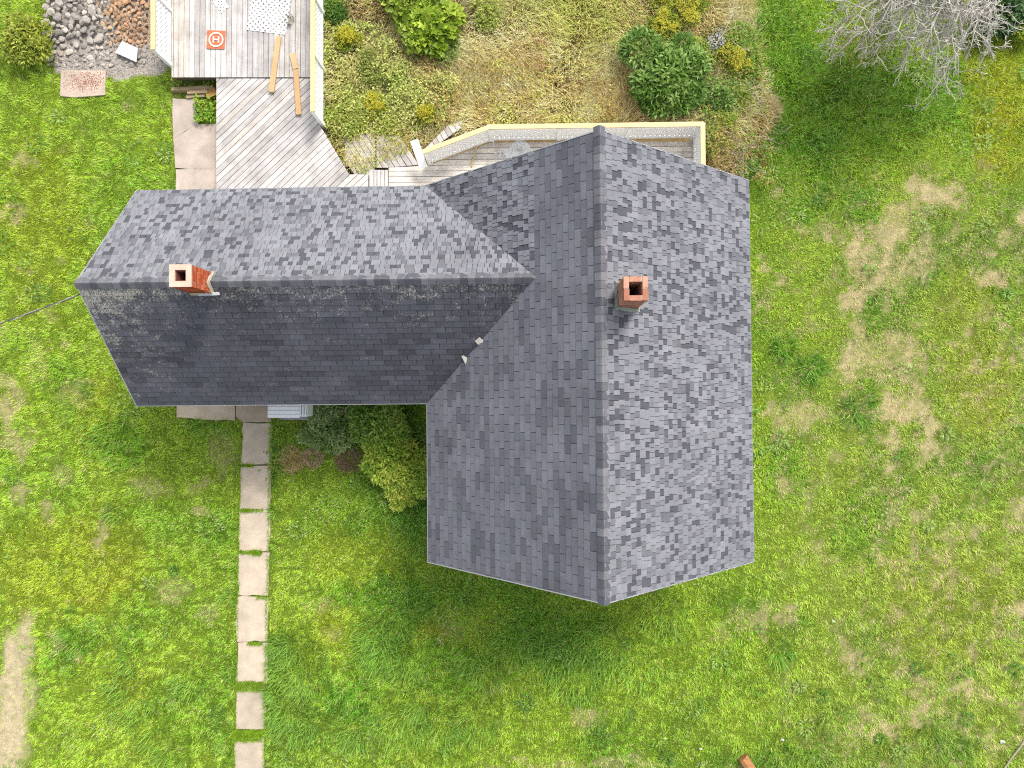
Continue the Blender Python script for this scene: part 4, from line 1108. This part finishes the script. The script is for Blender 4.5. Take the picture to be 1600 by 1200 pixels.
def shrub(name, px, rad, h, n, cols, size, label, cat, shape='lance', singles=0, seed=1, squash=1.0, flow=0.45, group=None, flower=None, lumps=8, core=.6):
    r = np.random.default_rng(seed); base = P(*px); base[2] = gz(base[:1], base[1:2])[0]
    o = root(name, base, label, cat, group)
    st = Acc()
    for k in range(7):
        t = 2 * PI * k / 7 + r.random(); e = Vector((rad * .6 * math.cos(t), rad * .6 * math.sin(t) * squash, h * .75))
        tube(st, [(0, 0, -.05), tuple(e * .5 + Vector((0, 0, h * .12))), tuple(e)], [.022, .015, .006], 5, A(120, 100, 78))
    link('stem', st.mesh('stem', M_BARK), o, base)
    # a few overlapping lobes make the outline uneven
    lc = [np.array([0, 0, 0.5 * h])] ; lr = [rad * core]
    for k in range(lumps):
        t = 2 * PI * (k + r.random() * .7) / lumps; q = rad * (.45 + .38 * r.random())
        lc.append(np.array([q * math.cos(t), q * math.sin(t) * squash, h * (.35 + .3 * r.random())])); lr.append(rad * (.20 + .24 * r.random()))
    w = np.array(lr) ** 2; which = r.choice(len(lc), n, p=w / w.sum())
    d = unit(np.stack([r.normal(0, 1, n), r.normal(0, 1, n), np.abs(r.normal(.35, .8, n))], 1))
    rr = r.uniform(.62, 1.05, n) ** .7
    Lc = np.array(lc)[which]; R_ = np.array(lr)[which]
    pts_ = Lc + d * (R_ * rr)[:, None] * np.array([1, squash, min(1.0, h / rad * .8)])
    pts_[:, 2] = np.clip(pts_[:, 2], 0.03, None)
    Nn = unit(d * flow + np.array([0, 0, 1]) * .75 + r.normal(0, .35, (n, 3)))
    a = r.random(n) * 6.3; D = unit(np.stack([np.cos(a), np.sin(a), np.zeros(n)], 1) + d * .8)
    L = r.uniform(*size, n)
    tone = N1(pts_[:, 0] * 3 + seed, pts_[:, 1] * 3, 2)[:, None] + r.normal(0, .16, (n, 1))
    c = np.where(tone < .42, np.array(cols[0]), np.where(tone < .6, np.array(cols[1]), np.array(cols[2]))) * r.uniform(.75, 1.25, (n, 1))
    order_ = np.argsort(-(pts_[:, 2] - .25 * h * (np.linalg.norm(pts_[:, :2], axis=1) / rad)))
    top, rest = order_[:singles], order_[singles:]
    wid = L * (.9 if shape == 'lobed' else .36)
    V, F, C = leaf_arrays(pts_[rest], D[rest], Nn[rest], L[rest], wid[rest], np.clip(c[rest], .004, .8))
    props(link('foliage', mesh('foliage', V, F, M_LEAF, C), o, base), kind='stuff')
    if singles:
        ms = [leaf_mesh(shape, tuple(np.clip(np.array(cols[i % 3]) * f, .004, .8))) for i, f in enumerate((.85, .95, 1.05, 1.15, 1.0, 1.2))]
        for i in top:
            X_ = Vector(unit(D[i])); Z_ = Vector(Nn[i]); Y_ = Z_.cross(X_).normalized(); Z_ = X_.cross(Y_)
            q = Matrix((X_, Y_, Z_)).transposed().to_euler()
            lo = link('leaf', ms[r.integers(6)], o, Vector(base) + Vector(pts_[i]), q); lo.scale = (L[i],) * 3
    if flower:
        fc, fn, fs = flower
        k = order_[:fn]; pf_ = pts_[k] + np.array([0, 0, .03]); m = len(k)
        a = r.random(m) * 6.3
        parts__ = []
        for j in range(3):
            a2 = a + j * 2.1
            parts__.append(leaf_arrays(pf_ + r.normal(0, .012, (m, 3)), np.stack([np.cos(a2), np.sin(a2), np.full(m, .25)], 1), unit(np.stack([r.normal(0, .3, m), r.normal(0, .3, m), np.ones(m)], 1)), np.full(m, fs) * r.uniform(.7, 1.2, m), np.full(m, fs * .6), np.clip(np.array(fc) * r.uniform(.8, 1.15, (m, 1)), .004, .82)))
        V, F, C = join(parts__)
        props(link('blossom', mesh('blossom', V, F, M_LEAF, C), o, base), kind='stuff')
    return o
K2 = 1.1
def cl(*cs): return [A(*c, K2) for c in cs]
def cl2(*cs): return [A(*c, 1.35) for c in cs]  # leaf colours lifted to offset the wing's shade over the nook
shrub('shrub', (1038, 134), 1.2, 0.9, 4600, cl((98, 138, 50), (124, 160, 66), (158, 190, 98)), (.13, .21), 'dense dark green shrub with lance leaves just north of the side deck', 'shrub', 'lance', 200, 61)
shrub('shrub', (672, 55), .78, .8, 1700, cl((134, 166, 44), (158, 186, 56), (184, 206, 76)), (.13, .22), 'bright lime green broad-leaved shrub above the straw bed', 'shrub', 'lobed', 150, 62)
shrub('shrub', (650, 2), .8, .8, 1900, cl((136, 162, 48), (160, 186, 62), (184, 200, 84)), (.10, .18), 'lime green leafy shrub cut by the top edge of the photo', 'shrub', 'lobed', 0, 63)
shrub('shrub', (700, 80), .45, .5, 800, cl((116, 150, 58), (138, 168, 70), (160, 184, 86)), (.06, .12), 'small mid green bush at the foot of the lime green shrub', 'shrub', 'lance', 0, 64)
shrub('shrub', (526, 24), .42, .5, 700, cl((80, 124, 40), (106, 148, 50), (136, 166, 60)), (.08, .15), 'small deep green bush tight against the right deck railing', 'shrub', 'lance', 0, 65)
shrub('shrub', (540, 190), .55, .45, 1500, cl((178, 196, 84), (196, 206, 98), (160, 178, 70)), (.06, .12), 'pale yellow green bush at the end of the right deck railing', 'shrub', 'lance', 0, 66)
GR = 'goldenrod clumps in the overgrown bed'
GO = A(226, 216, 56)
for i, (px, rd, lab) in enumerate((((548, 68), .42, 'yellow goldenrod clump close to the right deck railing'), ((586, 172), .36, 'yellow green goldenrod clump above the overgrown low platform'), ((664, 184), .34, 'golden goldenrod clump by the slanted railing corner'), ((1068, 18), .62, 'wide yellow goldenrod clump behind the dark green shrub'), ((1028, 52), .45, 'goldenrod clump between straw and dark green shrub'), ((1142, 100), .48, 'tall golden goldenrod clump right of the dark green shrub'), ((1030, 0), .4, 'goldenrod clump at the top edge of the photo'))):
    shrub('goldenrod', px, rd, .55, int(1500 * rd / .45), cl((140, 164, 50), (178, 186, 58), (198, 200, 76)), (.05, .10), lab, 'goldenrod', 'lance', 0, 70 + i, group=GR, flower=(GO, int(300 * rd / .45), .036))
shrub('aster', (1112, 78), .5, .5, 900, cl((90, 120, 50), (120, 140, 60), (140, 150, 80)), (.05, .09), 'aster plant with small whitish flowers beside the golden goldenrod', 'aster', 'lance', 0, 81, flower=(A(232, 224, 234), 110, .035))
shrub('shrub', (1120, 160), .5, .5, 1300, cl((112, 150, 66), (138, 170, 82), (164, 188, 100)), (.08, .14), 'loose mid green bush touching the right side of the dark shrub', 'shrub', 'lance', 0, 82)
shrub('shrub', (1130, 195), .34, .4, 700, cl((140, 176, 48), (166, 194, 62), (180, 200, 84)), (.06, .11), 'lime weed clump beside the deck corner', 'shrub', 'lance', 0, 83)
shrub('shrub', (1150, 155), .36, .4, 700, cl((140, 170, 48), (170, 190, 62), (184, 196, 84)), (.06, .11), 'yellow green weed clump beside the dry tan patch', 'shrub', 'lance', 0, 84)
for i, (px, rd, hh_, n_, cs_, lab) in enumerate((
    ((1088, 95), .46, .55, 1100, ((118, 158, 58), (150, 184, 70), (184, 200, 92)), 'yellow green leafy bush between the dark shrub and the aster flowers'),
    ((1160, 60), .34, .4, 650, ((110, 158, 54), (140, 182, 66), (170, 196, 84)), 'small fresh green bush on the lawn edge above the golden goldenrod'),
    ((1172, 118), .34, .36, 600, ((130, 164, 60), (160, 186, 74), (186, 200, 96)), 'low olive bush on the lawn edge below the golden goldenrod'),
    ((1112, 225), .32, .34, 600, ((128, 166, 58), (158, 190, 72), (184, 204, 92)), 'low green bush filling the brush just outside the deck corner'),
    ((1165, 262), .36, .3, 700, ((104, 156, 52), (136, 180, 66), (166, 196, 84)), 'fresh green bush at the north-east eave corner'),
    ((588, 118), .5, .5, 1200, ((168, 182, 84), (190, 198, 104), (150, 160, 76)), 'pale olive bush in the middle of the bed left of the lime green shrub'),
    ((760, 30), .42, .5, 900, ((176, 190, 84), (196, 204, 104), (160, 176, 70)), 'pale yellow green bush standing in the straw near the top edge'),
    ((620, 130), .4, .42, 800, ((150, 172, 70), (174, 190, 88), (190, 196, 110)), 'small olive bush between the two lower goldenrod clumps'))):
    shrub('shrub', px, rd, hh_, n_, cl(*cs_), (.06, .12), lab, 'shrub', 'lance', 0, 110 + i, core=.5)
# nook shrubs
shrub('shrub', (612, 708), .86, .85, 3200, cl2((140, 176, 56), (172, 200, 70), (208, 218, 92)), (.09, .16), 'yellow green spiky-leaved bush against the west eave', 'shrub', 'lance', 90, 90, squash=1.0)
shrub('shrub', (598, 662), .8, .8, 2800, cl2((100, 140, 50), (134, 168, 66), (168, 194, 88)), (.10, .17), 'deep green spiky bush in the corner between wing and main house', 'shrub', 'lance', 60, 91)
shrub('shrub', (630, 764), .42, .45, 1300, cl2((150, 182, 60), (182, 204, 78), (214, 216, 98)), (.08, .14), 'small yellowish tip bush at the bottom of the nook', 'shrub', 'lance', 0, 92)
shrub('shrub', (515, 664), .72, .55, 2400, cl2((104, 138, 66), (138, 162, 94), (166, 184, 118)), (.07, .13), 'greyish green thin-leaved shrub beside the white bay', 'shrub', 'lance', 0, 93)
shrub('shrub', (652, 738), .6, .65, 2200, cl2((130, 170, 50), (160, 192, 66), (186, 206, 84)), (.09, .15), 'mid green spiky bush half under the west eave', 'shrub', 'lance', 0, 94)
# left corner bush and right corner shrub
shrub('shrub', (52, 72), .75, .6, 1800, cl((168, 180, 62), (194, 200, 84), (144, 160, 52)), (.09, .16), 'yellow green bush in front of the rubble corner', 'shrub', 'lance', 60, 95)
shrub('shrub', (1552, 30), .7, .7, 2200, cl((56, 92, 46), (74, 110, 58), (96, 128, 70)), (.10, .18), 'dark green broad-leaved bush right of the bare grey tree', 'shrub', 'lobed', 40, 96)
shrub('shrub', (1590, 50), .34, .6, 500, cl((190, 200, 40), (206, 206, 60), (150, 180, 50)), (.10, .16), 'small yellow-leaved bush at the right edge beside the dark bush', 'shrub', 'lance', 0, 97)

# dead tufts in the nook and dry heaps
def tuft(px, r_, n, c, label, hmax=.3, seed=0, cat='dry plant'):
    r = np.random.default_rng(seed); p = P(*px); z0 = gz(p[:1], p[1:2])[0]
    a = r.random(n) * 6.3; q = np.sqrt(r.random(n)) * r_
    cc_ = np.array(c) * r.uniform(.55, 1.25, (n, 1))
    V, F, C = blades(q * np.cos(a), q * np.sin(a), np.zeros(n), r.uniform(.4, 1, n) * hmax, r.uniform(.007, .013, n), r.uniform(.5, 1.35, n), a + r.normal(0, 1.0, n), np.clip(cc_, .004, .8), 3)
    props(link('dry_tuft', mesh('dry_tuft', V, F, M_STRAW, C), None, (p[0], p[1], z0)), label, cat, 'dried out tufts')
tuft((458, 718), .30, 700, A(250, 222, 156), 'straw yellow dry tuft right beside the front path', .26, 1)  # the nook tufts' colours are lightened too, making up for shade
tuft((491, 714), .24, 480, A(240, 206, 170), 'pinkish brown dry tuft in the nook between the other two tufts', .24, 2)
tuft((545, 716), .32, 600, A(196, 160, 136), 'dark brown dead tuft at the foot of the yellow green bush', .28, 3)
tuft((1190, 180), .42, 900, A(214, 182, 136), 'tan dry tuft on the lawn edge past the goldenrod', .26, 4)
tuft((1140, 250), .5, 900, A(196, 156, 112), 'reddish tan dry grass tuft outside the deck corner', .34, 5)
tuft((575, 18), .55, 700, A(124, 98, 74), 'dark brown dead stalks between railing and lime green shrub', .5, 6)
tuft((730, 12), .35, 420, A(138, 92, 66), 'rusty brown dead stalks right of the lime green shrub', .45, 7)
tuft((178, 800), .20, 80, A(150, 180, 90), 'rosette of broad pale leaves in the left lawn', .2, 8, 'lawn weed')
tuft((462, 48), .13, 60, A(110, 120, 70), 'dull green weed growing up through the straight boards', .2, 9, 'weed')
bpy.data.objects[-1] if False else None
for o in bpy.data.objects:
    if o.name.startswith('dry_tuft') and 'weed' in o.get('category', ''):
        o.name = 'weed_plant'; del o['group']; o.data.materials[0] = M_LEAF
        if 'boards' in o['label']: o.location.z = ZD

# --- bare branches
def grow(acc, p, d, L, r0, depth, rng_, droop, c, wob=.35, kids=(3, 5), minr=.006):
    n = max(3, int(L / .16)); pts_ = [Vector(p)]; d = Vector(d).normalized(); rad = [r0]
    for i in range(n):
        d = (d + Vector(rng_.normal(0, wob * .45, 3)) + Vector((0, 0, -droop * .10))).normalized()
        q = pts_[-1] + d * (L / n)
        if q.z < .25: q.z = .25; d.z = abs(d.z) * .2
        pts_.append(q); rad.append(max(minr, r0 * (1 - .75 * (i + 1) / n)))
    tube(acc, pts_, rad, 4 if depth < 2 else 3, np.array(c) * rng_.uniform(.85, 1.1), caps=False)
    if depth >= 3: return
    for k in range(rng_.integers(*kids) + (2 if depth == 0 else 0)):
        i = rng_.integers(max(1, n // 4), n + 1); base = pts_[i]
        dd = (pts_[i] - pts_[i - 1]).normalized(); side_ = Vector(rng_.normal(0, 1, 3)); side_.z *= .5
        nd_ = (dd + side_.normalized() * .85).normalized()
        grow(acc, base, nd_, L * rng_.uniform(.32, .58), max(minr, rad[i] * .62), depth + 1, rng_, droop, c, wob, kids, minr)
tb = np.array([9.7, 10.9, 0.0])
tree = root('bare_tree', tb, 'leafless pale grey branched tree reaching in at the top right', 'tree')
GREY = A(232, 225, 214)
ac = Acc(); tube(ac, [tb + (0, 0, -.1), tb + (.02, -.05, .7), tb + (-.05, -.15, 1.5)], [.17, .14, .11], 9, A(150, 142, 132)); link('trunk', mesh('trunk', np.concatenate(ac.V) - tb, ac.F, M_BARK, np.concatenate(ac.C)), tree, tb)
r = np.random.default_rng(77)
TGT = [(1302, 60, 2.0), (1325, 85, 1.9), (1350, 70, 2.2), (1368, 100, 1.9), (1340, 40, 2.4), (1400, 60, 2.6), (1412, 105, 1.8), (1430, 75, 2.3), (1462, 100, 1.9), (1478, 132, 1.6), (1500, 108, 1.9), (1455, 60, 2.7), (1490, 60, 2.6), (1520, 70, 2.2), (1540, 88, 1.8), (1560, 18, 2.3), (1385, 20, 2.9), (1430, 20, 3.0), (1480, 15, 3.1), (1520, 30, 2.8), (1320, 10, 2.6), (1545, 55, 2.0)]
for (u, v, hz_) in TGT:
    e = Vector(P(u, v - 12, hz_)); s = Vector((tb[0] + r.normal(0, .08), tb[1] - .15, r.uniform(1.0, 1.5)))
    d = e - s; L = d.length
    ac = Acc(); 
    n = 12; p_ = []; rad = []
    for i in range(n + 1):
        t = i / n; q = s + d * t + Vector((0, 0, .55 * math.sin(PI * t) * .8)) + Vector(r.normal(0, .045, 3)) * (i > 0)
        p_.append(q); rad.append(.036 * (1 - .8 * t) + .006)
    tube(ac, p_, rad, 5, np.array(GREY) * r.uniform(.9, 1.08), caps=False)
    for i in range(3, n + 1):
        for k in range(3):
            dd = (p_[i] - p_[i - 1]).normalized(); sd_ = Vector(r.normal(0, 1, 3)); sd_.z = sd_.z * .5 - .15
            grow(ac, p_[i], (dd * .8 + sd_.normalized()).normalized(), r.uniform(.25, .7), max(.009, rad[i] * .6), 1, r, .8, GREY, .45, (2, 5), .0062)
    link('branch', mesh('branch', np.concatenate(ac.V) - tb, ac.F, M_BARK, np.concatenate(ac.C)), tree, tb)
# last small olive leaves on the left side of its crown
x = r.normal(1340, 28, 900); y = r.normal(48, 30, 900); q = np.array([P(a, b, h_) for a, b, h_ in zip(x, y, r.uniform(1.6, 2.5, 900))]) - tb
a = r.random(900) * 6.3
V, F, C = leaf_arrays(q, np.stack([np.cos(a), np.sin(a), r.normal(0, .4, 900)], 1), unit(np.stack([r.normal(0, .5, 900), r.normal(0, .5, 900), np.ones(900)], 1)), r.uniform(.03, .06, 900), r.uniform(.02, .03, 900), np.array(A(168, 158, 84)) * r.uniform(.7, 1.2, (900, 1)))
props(link('foliage', mesh('foliage', V, F, M_LEAF, C), tree, tb), kind='stuff')

# dead twigs lying in the brush beside the deck corner
def twig(pxs, z, r0, c, label, seed, kids=4):
    rr = np.random.default_rng(seed); pts_ = [Vector(P(u, v, z + .08 * math.sin(2.0 * i))) for i, (u, v) in enumerate(pxs)]
    o_p = np.array(pts_[0]); ac = Acc(); tube(ac, pts_, [r0 * (1 - .6 * i / (len(pts_) - 1)) for i in range(len(pts_))], 5, c)
    for k in range(kids):
        i = rr.integers(1, len(pts_)); grow(ac, pts_[i], Vector(rr.normal(0, 1, 3)) + (pts_[i] - pts_[i - 1]).normalized() * 1.2, rr.uniform(.3, .7), r0 * .5, 2, rr, .3, c, .3, (2, 4), .006)
    props(link('dead_branch', mesh('dead_branch', np.concatenate(ac.V) - o_p, ac.F, M_BARK, np.concatenate(ac.C)), None, o_p), label, 'branch', 'dead branches lying in the brush')
TW = A(196, 180, 160)
twig([(1136, 205), (1150, 216), (1160, 224), (1161, 238)], .35, .018, TW, 'forked pale dead branch in the brush past the deck corner', 1, 6)
twig([(1128, 231), (1140, 238), (1153, 244), (1165, 250)], .3, .015, TW, 'dead branch lying lowest in the brush near the roof edge', 2, 5)
twig([(1102, 209), (1110, 214), (1115, 219)], .3, .016, TW, 'short thick dead stick beside the yellow rail corner', 3, 2)
twig([(1118, 70), (1132, 50), (1144, 22), (1138, -8)], .6, .014, A(210, 206, 170), 'long pale bare stem rising past the aster flowers', 4, 5)
twig([(1150, 140), (1165, 142), (1178, 150), (1190, 160)], .3, .011, TW, 'thin dead branch between weed clump and dry tan tuft', 5, 5)
twig([(1175, 225), (1185, 214), (1200, 213)], .3, .011, TW, 'small dead twig poking out over the lawn edge', 6, 4)

# --- small loose things
def stick(px, py, r0, r1, z, c, label, name='log', cat='log', sides=9):
    a, b = P(*px, z), P(*py, z); m = (a + b) / 2; ac = Acc()
    pts_ = [a + (b - a) * t + np.array([0, 0, .01 * math.sin(7 * t)]) for t in np.linspace(0, 1, 7)]
    tube(ac, pts_, np.linspace(r0, r1, 7) * (1 + rs.normal(0, .05, 7)), sides, c)
    props(link(name, mesh(name, np.concatenate(ac.V) - m, ac.F, M_OLDWOOD, np.concatenate(ac.C)), None, m), label, cat)
stick((1160, 1183), (1195, 1232), .13, .14, .1, A(196, 140, 92), 'weathered brown log end at the bottom edge of the lawn')
stick((1603, 1154), (1566, 1206), .03, .022, .07, A(196, 186, 160), 'thin pale pole lying at the bottom right corner of the lawn', 'pole', 'pole')
for i, (px, s, lab) in enumerate((((1566, 1159), .07, 'white scrap near the pale pole in the right lawn'), ((1222, 1156), .05, 'white scrap near the brown log in the lawn'), ((1302, 971), .04, 'tiny white scrap right of the south-east house corner'), ((1095, 1170), .04, 'tiny pale scrap left of the brown log'))):
    crumple('litter_scrap', px, s, s * .7, .06, A(232, 230, 222), lab, 'litter', 20 + i, .05)
def scrap(px, sx, sy, a, label):
    p = P(*px, 4.4); z = zroof(p[0], p[1])
    for _ in range(4): p = P(*px, z); z = zroof(p[0], p[1])
    V = np.array(boxv(-sx / 2, sx / 2, -sy / 2, sy / 2, 0, .012)); V[:, :2] += rs.normal(0, .012, (8, 2))
    props(link('shingle_scrap', mesh('shingle_scrap', V, BOXF, M_CONC, A(206, 203, 192)), None, (p[0], p[1], z + .035), (.35, -.25, a)), label, 'scrap')
scrap((727, 561), .17, .10, 2.1, 'longer pale scrap lying low in the south roof valley')
scrap((749, 533), .13, .11, .6, 'squarish pale scrap lying higher up the south roof valley')
# service cable from the wing gable
a = np.array(H(XL + .05, YC - .12, ZE + WRISE - .28)); e = P(-420, 632, 6.4)
ac = Acc()
for k, (off, r0) in enumerate(((0, .011), (.03, .009))):
    pts_ = []
    for i in range(60):
        t = i / 59; s = -1.1 * 4 * t * (1 - t) * .25
        pts_.append(a + (e - a) * t + np.array([0, math.cos(i * .9 + k * PI) * .014, s + math.sin(i * .9 + k * PI) * .014]))
    tube(ac, pts_, r0, 5, A(96, 96, 92) if k == 0 else A(168, 168, 162))
props(link('service_cable', mesh('service_cable', np.concatenate(ac.V) - a, ac.F, M_CABLE, np.concatenate(ac.C)), None, a), 'twisted overhead service cable leaving the west gable peak', 'cable')
